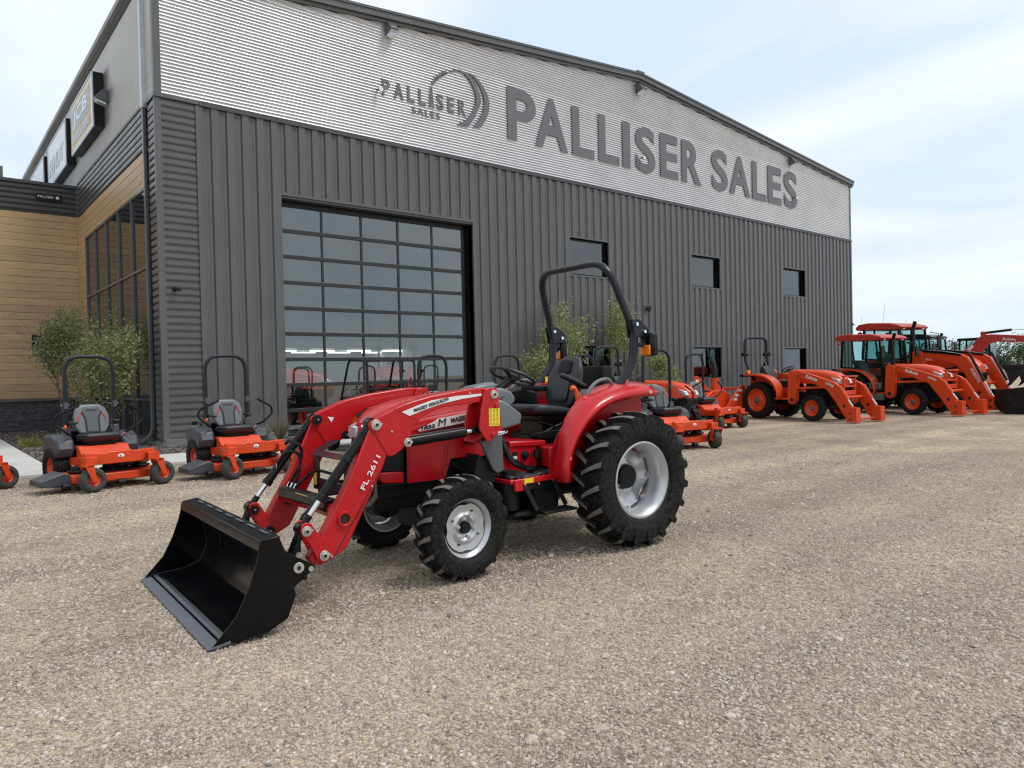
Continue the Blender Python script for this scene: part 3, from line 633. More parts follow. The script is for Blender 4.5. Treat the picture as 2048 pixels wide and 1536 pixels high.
# ================================================================== GROUND
def gravel_mat():
    m, t, p = base_mat('gravel_ground')
    tc = N(t, 'ShaderNodeTexCoord'); P = tc.outputs['Object']
    def noise(s, d=6, r=0.6, st=None):
        n = N(t, 'ShaderNodeTexNoise'); n.inputs['Scale'].default_value = s; n.inputs['Detail'].default_value = d; n.inputs['Roughness'].default_value = r
        if st:
            mp = N(t, 'ShaderNodeMapping'); mp.inputs['Scale'].default_value = st; mp.inputs['Rotation'].default_value = (0, 0, R(18)); t.links.new(P, mp.inputs[0]); t.links.new(mp.outputs[0], n.inputs['Vector'])
        else: t.links.new(P, n.inputs['Vector'])
        return n.outputs[0]
    def ramp(i, a, b, ca, cb):
        r = N(t, 'ShaderNodeValToRGB'); e = r.color_ramp.elements; e[0].position = a; e[0].color = (*ca, 1); e[1].position = b; e[1].color = (*cb, 1); t.links.new(i, r.inputs[0]); return r.outputs[0]
    def mix(f, a, b, ty='MIX'):
        x = N(t, 'ShaderNodeMixRGB', blend_type=ty)
        if isinstance(f, float): x.inputs[0].default_value = f
        else: t.links.new(f, x.inputs[0])
        t.links.new(a, x.inputs[1]); t.links.new(b, x.inputs[2]); return x.outputs[0]
    base = ramp(noise(0.55, 8, 0.62), 0.32, 0.70, (0.325,0.268,0.212), (0.445,0.37,0.29))
    base = mix(0.55, base, ramp(noise(5.0, 8, 0.7), 0.3, 0.7, (0.22,0.185,0.15), (0.46,0.39,0.315)))
    tr = ramp(noise(0.35, 5, 0.5, (0.28, 1.6, 1)), 0.40, 0.62, (0.84,0.83,0.82), (1.10,1.09,1.06))
    base = mix(1.0, base, tr, 'MULTIPLY')
    vo = N(t, 'ShaderNodeTexVoronoi'); vo.inputs['Scale'].default_value = 62; t.links.new(P, vo.inputs['Vector'])
    vo2 = N(t, 'ShaderNodeTexVoronoi'); vo2.inputs['Scale'].default_value = 26; t.links.new(P, vo2.inputs['Vector'])
    hs = N(t, 'ShaderNodeSeparateColor'); t.links.new(vo.outputs['Color'], hs.inputs[0])
    peb = ramp(hs.outputs[0], 0.0, 1.0, (0.55,0.55,0.56), (1.45,1.42,1.36))
    base = mix(0.75, base, mix(1.0, base, peb, 'MULTIPLY'))
    hs2 = N(t, 'ShaderNodeSeparateColor'); t.links.new(vo2.outputs['Color'], hs2.inputs[0])
    base = mix(0.45, base, mix(1.0, base, ramp(hs2.outputs[1], 0.0, 1.0, (0.6,0.6,0.62), (1.4,1.38,1.3)), 'MULTIPLY'))
    # wheel tracks sweeping past the machines
    wv = N(t, 'ShaderNodeTexWave'); wv.wave_type = 'BANDS'; wv.bands_direction = 'Y'; wv.inputs['Scale'].default_value = 0.22; wv.inputs['Distortion'].default_value = 3.5; wv.inputs['Detail'].default_value = 3; wv.inputs['Detail Scale'].default_value = 0.35
    t.links.new(P, wv.inputs['Vector']); base = mix(0.55, base, mix(1.0, base, ramp(wv.outputs[0], 0.25, 0.75, (0.82,0.82,0.83), (1.14,1.13,1.10)), 'MULTIPLY'))
    base = mix(0.8, base, mix(1.0, base, ramp(noise(38, 3, 0.9), 0.38, 0.62, (0.60,0.60,0.61), (1.42,1.40,1.36)), 'MULTIPLY'))
    base = mix(0.6, base, mix(1.0, base, ramp(noise(11, 4, 0.85), 0.36, 0.64, (0.66,0.66,0.67), (1.34,1.33,1.30)), 'MULTIPLY'))
    nd = noise(0.8, 5, 0.5); base = mix(0.7, base, mix(1.0, base, ramp(nd, 0.38, 0.60, (1.16,1.13,1.05), (0.80,0.79,0.78)), 'MULTIPLY'))  # paler sand patches; crevice shade painted into the ground where stones lie dense
    t.links.new(base, p.inputs['Base Color']); p.inputs['Roughness'].default_value = 0.92; p.inputs['Specular IOR Level'].default_value = 0.25
    b1 = N(t, 'ShaderNodeBump'); b1.inputs['Strength'].default_value = 0.9; b1.inputs['Distance'].default_value = 0.012
    inv = N(t, 'ShaderNodeMath', operation='MULTIPLY'); inv.inputs[1].default_value = -1.0; t.links.new(vo.outputs['Distance'], inv.inputs[0]); t.links.new(inv.outputs[0], b1.inputs['Height'])
    b2 = N(t, 'ShaderNodeBump'); b2.inputs['Strength'].default_value = 0.6; b2.inputs['Distance'].default_value = 0.05
    t.links.new(noise(3.0, 9, 0.72), b2.inputs['Height']); t.links.new(b1.outputs[0], b2.inputs['Normal']); t.links.new(b2.outputs[0], p.inputs['Normal'])
    return m
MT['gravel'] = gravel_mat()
def peb_mat(name, stops):
    m, t, p = base_mat(name); oi = N(t, 'ShaderNodeObjectInfo'); cr = N(t, 'ShaderNodeValToRGB'); cr.color_ramp.interpolation = 'LINEAR'
    e = cr.color_ramp.elements; e[0].position = stops[0][0]; e[0].color = (*stops[0][1], 1); e[1].position = stops[-1][0]; e[1].color = (*stops[-1][1], 1)
    for a, c in stops[1:-1]: x = e.new(a); x.color = (*c, 1)
    t.links.new(oi.outputs['Random'], cr.inputs[0])
    tc = N(t, 'ShaderNodeTexCoord'); nz = N(t, 'ShaderNodeTexNoise'); nz.inputs['Scale'].default_value = 3; nz.inputs['Detail'].default_value = 5; t.links.new(tc.outputs['Object'], nz.inputs['Vector'])
    mr = N(t, 'ShaderNodeMapRange'); mr.inputs[3].default_value = 0.8; mr.inputs[4].default_value = 1.2; t.links.new(nz.outputs[0], mr.inputs[0])
    hs = N(t, 'ShaderNodeHueSaturation'); t.links.new(cr.outputs[0], hs.inputs['Color']); t.links.new(mr.outputs[0], hs.inputs['Value']); t.links.new(hs.outputs[0], p.inputs['Base Color'])
    p.inputs['Roughness'].default_value = 0.85; p.inputs['Specular IOR Level'].default_value = 0.3; return m
MT['pebble'] = peb_mat('gravel_stone', [(0, (0.16,0.145,0.13)), (0.05, (0.30,0.25,0.20)), (0.45, (0.40,0.335,0.27)), (0.85, (0.47,0.40,0.33)), (0.97, (0.52,0.455,0.39)), (1, (0.60,0.56,0.51))])
MT['shard'] = peb_mat('dark_rock_shard', [(0, (0.035,0.03,0.03)), (0.5, (0.10,0.085,0.075)), (0.85, (0.18,0.15,0.13)), (1, (0.28,0.24,0.21))])
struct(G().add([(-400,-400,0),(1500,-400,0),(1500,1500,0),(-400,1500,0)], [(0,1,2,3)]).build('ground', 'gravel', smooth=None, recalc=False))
bed = G(); bed.box(-2.69, 0.0, -2.18, 10.2, 0.001, 0.035); bed.box(0.0, 35, -2.18, -0.07, 0.001, 0.035)
struct(bed.build('planting_bed', 'slab_dark', smooth=None))
wk = struct(G().box(-4.6, -2.71, -2.0, 10.2, 0.0, 0.0).build('walkway', 'concrete', smooth=None))
random.seed(2)
def slab(x0, x1, y0, y1):
    G().box(x0+0.006, x1-0.006, y0+0.006, y1-0.006, 0.001, 0.06+random.uniform(-.002, .002)).build('paving_slab', 'concrete', wk, bevel=0.006, smooth=None)
wk.data = bpy.data.meshes.new('walkway'); wk.data.from_pydata([(-4.6,-4.0,0.004),(-2.71,-4.0,0.004),(-2.71,10,0.004),(-4.6,10,0.004),(35,-4.0,0.004),(35,-2.2,0.004),(-2.71,-2.2,0.004)], [], [(0,1,6,2,3),(1,4,5,6)]); wk.data.materials.append(MT['slab_dark'])
for y in [-2.2+1.52*k for k in range(9)]: slab(-4.6, -2.71, y, min(10.2, y+1.52))
slab(-4.6, -2.71, -4.0, -2.2)
for k in range(25): slab(-2.71+1.52*k, -2.71+1.52*(k+1), -4.0, -2.2)

# ---- loose stones
def scatter(name, polys, dens, smin, smax, m, seed, flat=0.72, nscale=0.8, thr=0.4, z=0.0, ang=0.35, mat_slot=None):
    me = bpy.data.meshes.new(name); me.from_pydata([(x, y, z) for q in polys for x, y in q], [], [tuple(range(4*i, 4*i+4)) for i in range(len(polys))])
    o = bpy.data.objects.new(name, me); COL.objects.link(o)
    ng = bpy.data.node_groups.new(name, 'GeometryNodeTree'); ng.interface.new_socket('Geometry', in_out='INPUT', socket_type='NodeSocketGeometry'); ng.interface.new_socket('Geometry', in_out='OUTPUT', socket_type='NodeSocketGeometry')
    gi = ng.nodes.new('NodeGroupInput'); go = ng.nodes.new('NodeGroupOutput'); L_ = ng.links.new
    pos = ng.nodes.new('GeometryNodeInputPosition'); nz = ng.nodes.new('ShaderNodeTexNoise'); nz.inputs['Scale'].default_value = nscale; nz.inputs['Detail'].default_value = 5; L_(pos.outputs[0], nz.inputs['Vector'])
    mr = ng.nodes.new('ShaderNodeMapRange'); mr.inputs[1].default_value = thr-0.06; mr.inputs[2].default_value = thr+0.2; mr.inputs[3].default_value = dens*0.16; mr.inputs[4].default_value = dens; L_(nz.outputs[0], mr.inputs[0])
    dp = ng.nodes.new('GeometryNodeDistributePointsOnFaces'); dp.distribute_method = 'RANDOM'; dp.inputs['Seed'].default_value = seed; L_(gi.outputs[0], dp.inputs['Mesh']); L_(mr.outputs[0], dp.inputs['Density'])
    ico = ng.nodes.new('GeometryNodeMeshIcoSphere'); ico.inputs['Radius'].default_value = 0.5; ico.inputs['Subdivisions'].default_value = 2
    sp = ng.nodes.new('GeometryNodeSetPosition'); n3 = ng.nodes.new('ShaderNodeTexNoise'); n3.inputs['Scale'].default_value = 1.6; n3.inputs['Detail'].default_value = 1
    p2 = ng.nodes.new('GeometryNodeInputPosition'); L_(p2.outputs[0], n3.inputs['Vector'])
    sb = ng.nodes.new('ShaderNodeVectorMath'); sb.operation = 'SUBTRACT'; sb.inputs[1].default_value = (0.5, 0.5, 0.5); L_(n3.outputs['Color'], sb.inputs[0])
    sc = ng.nodes.new('ShaderNodeVectorMath'); sc.operation = 'SCALE'; sc.inputs['Scale'].default_value = ang*1.6; L_(sb.outputs[0], sc.inputs[0]); L_(ico.outputs[0], sp.inputs['Geometry']); L_(sc.outputs[0], sp.inputs['Offset'])
    sm = ng.nodes.new('GeometryNodeSetMaterial'); sm.inputs['Material'].default_value = MT[m]; L_(sp.outputs[0], sm.inputs[0])
    ip = ng.nodes.new('GeometryNodeInstanceOnPoints'); L_(dp.outputs['Points'], ip.inputs['Points']); L_(sm.outputs[0], ip.inputs['Instance'])
    rr = ng.nodes.new('FunctionNodeRandomValue'); rr.data_type = 'FLOAT_VECTOR'; rr.inputs[0].default_value = (-0.35, -0.35, 0); rr.inputs[1].default_value = (0.35, 0.35, 6.28); L_(rr.outputs[0], ip.inputs['Rotation'])
    rs = ng.nodes.new('FunctionNodeRandomValue'); rs.data_type = 'FLOAT'; rs.inputs[2].default_value = 0.0; rs.inputs[3].default_value = 1.0; rs.inputs['Seed'].default_value = 5
    pw = ng.nodes.new('ShaderNodeMath'); pw.operation = 'POWER'; pw.inputs[1].default_value = 3.5; L_(rs.outputs[1], pw.inputs[0])
    mr2 = ng.nodes.new('ShaderNodeMapRange'); mr2.inputs[3].default_value = smin; mr2.inputs[4].default_value = smax; L_(pw.outputs[0], mr2.inputs[0])
    rv = ng.nodes.new('FunctionNodeRandomValue'); rv.data_type = 'FLOAT_VECTOR'; rv.inputs[0].default_value = (0.8, 0.6, flat*0.7); rv.inputs[1].default_value = (1.35, 1.0, flat*1.3); rv.inputs['Seed'].default_value = 9
    vs = ng.nodes.new('ShaderNodeVectorMath'); vs.operation = 'SCALE'; L_(rv.outputs[0], vs.inputs[0]); L_(mr2.outputs[0], vs.inputs['Scale']); L_(vs.outputs[0], ip.inputs['Scale'])
    L_(ip.outputs[0], go.inputs[0])
    md = o.modifiers.new('scatter', 'NODES'); md.node_group = ng; me.materials.append(MT[m]); return stuff(o)
CX, CY = -4.656, -18.783
def ring(r0, r1, a0=-6, a1=86, n=12):
    q = []
    for k in range(n):
        t0, t1 = R(a0+(a1-a0)*k/n), R(a0+(a1-a0)*(k+1)/n); P_ = lambda r, t: (CX+r*math.sin(t), CY+r*math.cos(t))
        q.append((P_(r0, t0), P_(r0, t1), P_(r1, t1), P_(r1, t0)))
    return q
o = scatter('gravel_stones', ring(2.2, 5.0), 8000, 0.0075, 0.026, 'pebble', 1); o['label'] = 'loose rounded gravel stones close to the camera'; 
scatter('gravel_stones', ring(5.0, 8.5, -2, 82), 4200, 0.0085, 0.028, 'pebble', 2)
scatter('gravel_stones', ring(8.5, 15, -2, 82), 1500, 0.010, 0.032, 'pebble', 3)
scatter('gravel_stones', ring(2.2, 14, -4, 84), 22, 0.028, 0.062, 'pebble', 4, thr=0.35)
scatter('mulch_rock', [((-2.68,-2.15),(-0.05,-2.15),(-0.05,10.2),(-2.68,10.2)), ((-0.05,-2.15),(6,-2.15),(6,-0.1),(-0.05,-0.1))], 900, 0.03, 0.10, 'shard', 5, flat=0.45, z=0.035, ang=0.9, thr=0.2)

# ---- plants
def branch(g, p, d, ln, r, depth, tips, spread=0.5, up=0.15):
    pts = [Vector(p)]; rs = [r]; d = Vector(d).normalized(); n = 4
    for i in range(n):
        d = (d+Vector((random.uniform(-1,1), random.uniform(-1,1), random.uniform(-.6,1)))*0.16+Vector((0,0,up))*0.3).normalized(); pts.append(pts[-1]+d*ln/n); rs.append(r*(1-0.55*(i+1)/n))
        if depth <= 1: tips.append((pts[-1].copy(), d.copy()))
    g.tube(pts, rs, 6 if depth > 1 else 4)
    if depth > 0:
        for k in range(3 if depth > 1 else 3):
            i = random.choice((2,3,4)) if k else 4
            nd = (d+Vector((random.uniform(-1,1), random.uniform(-1,1), random.uniform(-.3,.8)))*spread*1.5).normalized()
            branch(g, pts[i], nd, ln*random.uniform(.55,.8), rs[i]*0.75, depth-1, tips, spread, up)
def leaf(g, p, s):
    a = Vector((random.gauss(0,1), random.gauss(0,1), random.gauss(0,.7))).normalized(); b = a.cross(Vector((random.gauss(0,1), random.gauss(0,1), random.gauss(0,1)))).normalized(); c = a.cross(b)
    g.add([p, p+a*s*0.5+b*s*0.28+c*s*0.06, p+a*s, p+a*s*0.5-b*s*0.28+c*s*0.06], [(0,1,2,3)])
from mathutils import noise as _nz
def blob(c, r, s=1.3, a=0.35, b=0.82):
    c = Vector(c)
    def f(p):
        q = Vector(((p.x-c.x)/r[0], (p.y-c.y)/r[1], (p.z-c.z)/r[2])); l = q.length
        return l < b+a*_nz.noise(q.normalized()*s*2+c) if l > 1e-3 else True
    return f
def shrub(name, lab, cat, loc, stems, nl, ls, mats, spread=0.5, ln=1.2, r=0.03, lean=0.35, depth=3, jit=0.12, group=None, up=0.2, limit=None, seed=1):
    random.seed(seed); t = thing(name, lab, cat, loc, group=group); gw = G(); tips = []
    for (x, y, l) in stems:
        a = random.uniform(0, 2*PI); d = (math.cos(a)*lean+x*0.3, math.sin(a)*lean+y*0.3, 1); branch(gw, (x, y, 0), d, ln*l, r, depth, tips, spread, up)
    gw.build('trunk', 'bark', t, recalc=False)
    gl = [G() for _ in mats]; tips = [q for q in tips if not limit or limit(q[0])]
    if not tips: return t
    for i in range(nl):
        p, d = random.choice(tips); q = p+Vector((random.gauss(0, jit), random.gauss(0, jit), random.gauss(0, jit)))
        if limit and not limit(q): continue
        k = 0 if len(mats) == 1 or q.x+random.uniform(-.35,.35) > mats[1][1] else 1
        leaf(gl[k], q, ls*random.uniform(0.6, 1.3))
    for g, m in zip(gl, mats):
        if g.v: g.build('crown', m if isinstance(m, str) else m[0], t, recalc=False, smooth=None)
    return t
shrub('leafy_tree', 'leafy young tree with pale sprays on its left side, in front of the wood boards', 'tree', (-1.25, 4.9, 0), [(0,0,1.0),(0.06,0.05,0.95),(-0.05,0.02,0.9)], 6500, 0.08, ['leaf', ('leaf_pale', -0.62)], spread=0.75, ln=1.75, r=0.035, lean=0.12, depth=3, jit=0.17, up=0.12, limit=blob((0.15, -0.3, 2.5), (1.3, 1.3, 1.6)), seed=4)
shrub('leafy_bush', 'many stemmed green bush growing before the tall side windows', 'bush', (-0.80, 1.7, 0), [(random.uniform(-.3,.3), random.uniform(-.5,.5), random.uniform(.75,1.1)) for _ in range(9)], 7200, 0.075, ['leaf', ('leaf_dry', -0.8)], spread=0.5, ln=1.7, r=0.018, lean=0.35, depth=2, jit=0.16, limit=blob((0.0, 0.5, 1.9), (1.08, 2.3, 2.1)), seed=8)
for i, (x, y, h, sd, lab) in enumerate(((12.6, -1.0, 1.0, 11, 'slim airy tree behind the far post of the red tractor roll bar'), (15.3, -1.0, 1.05, 15, 'tallest slim airy tree, behind the near post of the roll bar'), (17.2, -1.2, 0.62, 12, 'shortest airy tree, right of the amber lamp'), (11.2, -1.2, 0.62, 13, 'low airy shrub left of the red tractor roll bar'))):
    shrub('slim_tree', lab, 'tree', (x, y, 0), [(0,0,h),(0.1,0,h*.9),(-0.12,0.05,h*.85)], int(3300*h), 0.095, ['leaf'], spread=0.55, ln=1.75, r=0.025, lean=0.2, depth=3, jit=0.16, group='slim trees along the ribbed wall', up=0.5, limit=blob((0, 0, 2.35*h), (1.45, 0.85, 2.2*h), 1.6, 0.6, 0.85), seed=sd)
for i, (x, y, s, lab) in enumerate(((-2.35, 3.0, 0.30, 'small yellow green shrub farthest back in the dark rock bed'), (-2.0, 1.2, 0.34, 'round yellow green shrub in the middle of the dark rock bed'), (-2.1, -0.2, 0.30, 'low yellow green shrub nearest the walk in the rock bed'), (-1.45, 4.6, 0.3, 'small dull green shrub at the foot of the leafy tree'))):
    random.seed(20+i); t = thing('low_shrub', lab, 'shrub', (x, y, 0.03), group='low shrubs in the rock bed'); g = G(); gw = G()
    for k in range(1500):
        d = Vector((random.gauss(0,1), random.gauss(0,1), abs(random.gauss(0,.9)))).normalized(); rr = s*random.uniform(.5, 1)*(1+0.25*math.sin(d.x*7)+0.2*math.sin(d.y*9)); leaf(g, Vector((d.x*rr*1.1, d.y*rr*1.1, d.z*rr*0.9)), 0.035)
    for k in range(10): a = k*.63; gw.tube([(0,0,0), (math.cos(a)*s*.5, math.sin(a)*s*.5, s*.6)], [0.006, .003], 4)
    gw.build('stem', 'bark', t, recalc=False); g.build('crown', 'leaf_yel' if i < 3 else 'leaf', t, recalc=False, smooth=None)
random.seed(31)
t = thing('dry_bush', 'bare brown twiggy bush between second mower and glass door', 'bush', (2.35, -1.3, 0.03)); g = G()
for k in range(130):
    a = random.uniform(0, 6.28); r_2 = random.uniform(.1, .38); g.tube([(0,0,0), (math.cos(a)*r_2*.5, math.sin(a)*r_2*.5, .28), (math.cos(a)*r_2, math.sin(a)*r_2, random.uniform(.4,.75))], [0.004, .003, .002], 3)
g.build('twig', 'leaf_dry', t, recalc=False); t.children[0]['kind'] = 'stuff'
# far trees
for i in range(16):
    random.seed(50+i); az = R(69.5+i*0.42+random.uniform(-.1,.1)); d = random.uniform(120, 150); x, y = CX+d*math.sin(az), CY+d*math.cos(az); h = random.uniform(3.8, 5.8)
    t = thing('far_tree', 'green tree in the distant row, %s from the left end of the row' % ('first','second','third','fourth','fifth','sixth','seventh','eighth','ninth','tenth','eleventh','twelfth','thirteenth','fourteenth','fifteenth','last')[i], 'tree', (x, y, 0), group='distant row of trees'); g = G()
    G().tube([(0,0,0),(0,0,h*.5)], [0.15,.1], 6).build('trunk', 'bark', t)
    cl = [(Vector((random.gauss(0,.6), random.gauss(0,.6), h*random.uniform(.15,.85))), random.uniform(.6,1.1)) for _ in range(12)]
    for k in range(900):
        c, rr = random.choice(cl); v = Vector((random.gauss(0,1), random.gauss(0,1), random.gauss(0,1))).normalized()*rr*random.uniform(.7,1); leaf(g, c+v, .3)
    g.build('crown', 'leaf_far', t, recalc=False, smooth=None)
struct(G().box(95, 190, -60, 60, 0.0, 0.0).build('far_field', 'far_dark', smooth=None)) if False else None
# ================================================================== WHEELS
def lug_tyre(Ro, W, rr, nl, h, lw, sweep=0.55, sid=True):
    """farm tyre: carcass by lathe, chevron lugs; axis y, +y outward; material 0 rubber, 1 dusty lug faces"""
    g = G(); Rc = Ro-h; w2 = W/2
    prof = [(rr-0.012, -w2*.72), (rr+0.012, -w2*.80), (rr+(Rc-rr)*.25, -w2*.96), (rr+(Rc-rr)*.55, -w2*1.0), (Rc*.955, -w2*.93), (Rc*.985, -w2*.70), (Rc, -w2*.30)]
    prof = prof+[(a, -b) for a, b in prof[::-1]]
    g.lathe(prof, 48, closed=False)
    def surf(y):
        t = abs(y)/w2; return Rc-(0.004*t*t*4 if t < .7 else 0.008+(t-.7)/.3*Rc*0.04)
    for s in (-1, 1):
        for k in range(nl):
            th0 = 2*PI*(k+(0.5 if s > 0 else 0))/nl; st = []
            for i in range(6):
                u = i/5; y = s*(0.0-0.02+u*(w2*.98+0.02)); a = th0+sweep*(u**0.85)*W/2/Ro
                rt = Ro-0.004*u-0.024*u**4; lwid = lw*(0.75+0.45*u)/Ro; st.append((y, a, rt, lwid))
            st.append((s*w2*1.02, st[-1][1]+0.03, Rc*0.965, lw*1.0/Ro)); st.append((s*w2*1.0, st[-1][1]+0.03, Rc*0.90, lw*.5/Ro))
            v = []; 
            for i, (y, a, rt, lwid) in enumerate(st):
                rb = surf(y)-0.012 if i < 6 else (rr+(Rc-rr)*.5)
                for da, r_3 in ((-lwid*.72, rb), (-lwid*.42, rt), (lwid*.42, rt), (lwid*.72, rb)): v.append((r_3*math.cos(a+da), y, r_3*math.sin(a+da)))
            o = len(g.v); g.v += v; n = len(st)
            for i in range(n-1):
                for j in range(3):
                    q = (o+i*4+j, o+i*4+j+1, o+(i+1)*4+j+1, o+(i+1)*4+j); g.f.append(q if s > 0 else q[::-1]); g.mi.append(1 if (j == 1 and i < 5) else 0)
            for i in (0, n-1): g.f.append(tuple(o+i*4+j for j in range(4))); g.mi.append(0)
    if sid:   # raised bead ring
        for s in (-1, 1): g.lathe([(rr+0.03, s*w2*.86), (rr+0.035, s*(w2*.86+0.012)), (rr+0.05, s*(w2*.9+0.010)), (rr+0.055, s*w2*.9)], 40)
    return g
def rim_geo(rr, yo, yi, step=0.02):
    g = G(); g.lathe([(rr+0.0, yo-0.03), (rr+0.004, yo), (rr-0.012, yo+0.003), (rr-0.02, yo-0.015), (rr-0.035, yo-0.025), (rr-0.04, yo-0.045), (rr-0.05, yo-0.055), (rr-0.055, (yo+yi)/2), (rr-0.05, yi+0.05), (rr-0.03, yi+0.03), (rr-0.012, yi), (rr+0.003, yi), (rr, yi+0.03)], 56)
    return g
# ================================================================== RED TRACTOR (x forward, y to its left, z up)
T = thing('red_loader_tractor', 'big red loader tractor with silver wheels and black bucket lowered on the gravel', 'tractor', (0.452, -13.523, 0), R(177.743))
YH = 0.608
# --- wheels
def hero_wheel(name, x, yflange, z, Ro, W, rr, nl, h, lw, depth, kind, side, steer=0):
    n_ = node(name, T, (x, side*(yflange), z), (0, 0, steer+(0 if side > 0 else PI)))
    c = -W/2+0.04
    ty = lug_tyre(Ro, W, rr, nl, h, lw); ty.v = [(a, b+c, d) for a, b, d in ty.v]; ty.build('tyre', ['rubber', 'rubber_top'], n_, smooth=42, recalc=True)
    rim_geo(rr, 0.0, -W*.80).build('rim', 'silver', n_, smooth=50)
    g = G(); nr_, nt_ = 10, 96
    def disc(u, v):
        t = 2*PI*v; 
        if kind == 'rear':
            lob = 0.5+0.5*math.cos(8*t); Rm = rr-0.054-0.016*(1-lob); r_4 = 0.075+(Rm-0.075)*u; y = -depth+0.03*u+0.022*u*u*math.cos(4*t+.6)+0.014*math.sin(8*t)*u
            y += 0.03*math.exp(-((u-.25)/.12)**2)
        else:
            Rm = rr-0.052-0.014*max(0, math.cos(4*t))**3; r_4 = 0.05+(Rm-0.05)*u; y = -depth+0.03*math.exp(-((u-.35)/.1)**2)*1.0+(0.02*u)
        return (r_4*math.cos(t), y, r_4*math.sin(t))
    g.grid(disc, nr_, nt_); g.build('wheel_disc', 'silver', n_, smooth=60)
    hr = 0.075 if kind == 'rear' else 0.048
    G().lathe([(hr, -depth-0.06), (hr, -depth+0.02), (hr*.85, -depth+0.035), (0.001, -depth+0.035)], 24).build('hub', 'plastic', n_)
    g = G(); nb = 8 if kind == 'rear' else 6; rb = hr+0.035
    for k in range(nb):
        a = 2*PI*k/nb+.2; p = (rb*math.cos(a), -depth+0.0, rb*math.sin(a)); g.cyl(p, (p[0], -depth+0.045, p[2]), 0.013, 6); g.cyl(p, (p[0], -depth+0.028, p[2]), 0.019, 10)
    g.build('wheel_nuts', 'silver', n_)
    g = G()
    if kind == 'rear':
        for k in range(8):
            a = 2*PI*k/8; p = Vector((math.cos(a), 0, math.sin(a))); q = p*(rr-0.075); g.bar(q+Vector((0, -depth+0.06, 0)), p*(rr-0.045)+Vector((0, -depth+0.06, 0)), 0.05, 0.012, up=(0,1,0)); g.cyl(q+Vector((0, -depth+0.05, 0)), q+Vector((0, -depth+0.085, 0)), 0.012, 8)
        g.build('rim_lugs', 'silver', n_)
    else:
        for k in range(4):
            a = 2*PI*k/4+.5; p = Vector((math.cos(a)*.14, -depth+0.018, math.sin(a)*.14)); g.cyl(p, p+Vector((0, .006, 0)), 0.009, 6)
        g.build('disc_holes', 'ink', n_)
    return n_
RW = hero_wheel('rear_wheel', 0.0, 0.973, 0.614, 0.618, 0.365, 0.345, 19, 0.042, 0.050, 0.255, 'rear', 1)
hero_wheel('rear_wheel', 0.0, 0.973, 0.614, 0.618, 0.365, 0.345, 19, 0.042, 0.050, 0.255, 'rear', -1)
hero_wheel('front_wheel', 1.777, 0.773, 0.408, 0.413, 0.235, 0.243, 17, 0.030, 0.040, 0.05, 'front', 1, R(4))
hero_wheel('front_wheel', 1.777, 0.773, 0.408, 0.413, 0.235, 0.243, 17, 0.030, 0.040, 0.05, 'front', -1, R(4))
# --- chassis
G().box(-0.15, 1.25, -0.20, 0.20, 0.42, 0.80).box(1.2, 2.25, -0.16, 0.16, 0.50, 0.74).box(-0.35, 0.1, -0.26, 0.26, 0.45, 0.95).build('chassis', 'plastic', T, bevel=0.03)
g = G(); g.cyl((1.777, -0.62, 0.42), (1.777, 0.62, 0.42), 0.06, 14); g.cyl((1.777, -0.66, 0.42), (1.777, -0.52, 0.42), 0.12, 16); g.cyl((1.777, 0.52, 0.42), (1.777, 0.66, 0.42), 0.12, 16); g.box(1.68, 1.88, -0.16, 0.16, 0.32, 0.56); g.cyl((1.55, -0.5, 0.42), (1.55, 0.5, 0.42), 0.022, 8)
g.box(1.72, 1.83, 0.50, 0.60, 0.42, 0.62); g.box(1.72, 1.83, -0.60, -0.50, 0.42, 0.62); g.build('front_axle', 'plastic', T, bevel=0.01)
G().cyl((0, -0.8, 0.626), (0, 0.8, 0.626), 0.11, 18).box(-0.14, 0.14, -0.62, 0.62, 0.52, 0.74).build('rear_axle', 'plastic', T, bevel=0.02)
# --- hood
def hood_sec(x):
    P_ = [(1.10, 1.476), (1.61, 1.446), (1.92, 1.408), (2.09, 1.368), (2.175, 1.332), (2.23, 1.285), (2.275, 1.22)]; t = (x-1.10)/(2.27-1.10)
    for (xa, za), (xb, zb) in zip(P_, P_[1:]):
        if x <= xb+1e-6: ztop = za+(zb-za)*(x-xa)/(xb-xa); break
    wd = 0.335-0.045*t; return ztop, wd
secs = []; NX = 20
for i in range(NX+1):
    x = 1.10+1.17*i/NX; zt, wd = hood_sec(x)
    zb = 0.93 if x < 1.27 else 0.93-0.02
    zb = 0.90 if x < 1.66 else 0.735
    c = [(0, zt), (wd*.35, zt-0.004), (wd*.62, zt-0.02), (wd*.82, zt-0.055), (wd*.93, zt-0.11), (wd*.97, zt-0.17), (wd*1.02, zt-0.185), (wd*1.03, zt-0.25), (wd*1.0, zt-0.30), (wd*.985, zb)]
    if x > 2.08:
        k = (x-2.08)/0.19; c = [(y*(1-0.28*k*k), z) for y, z in c]
    secs.append((x, c))
for part, sel, m_ in (('hood', lambda x: True, 'red'),):
    g = G(); n = len(secs[0][1])
    for s in (1, -1):
        v = [(x, s*y, z) for x, c in secs for y, z in c]; f = []
        for i in range(NX):
            xm = (secs[i][0]+secs[i+1][0])/2
            for j in range(n-1):
                if xm > 2.04 and j >= 8: continue
                f.append((i*n+j, (i+1)*n+j, (i+1)*n+j+1, i*n+j+1))
        g.add(v, f)
    c = secs[-1][1]; fr = [(2.27, y, z) for y, z in c[:6]]+[(2.27, -y, z) for y, z in c[5:0:-1]]; g.add(fr, [tuple(range(len(fr)))])
    g.build('hood', 'red', T, smooth=50)
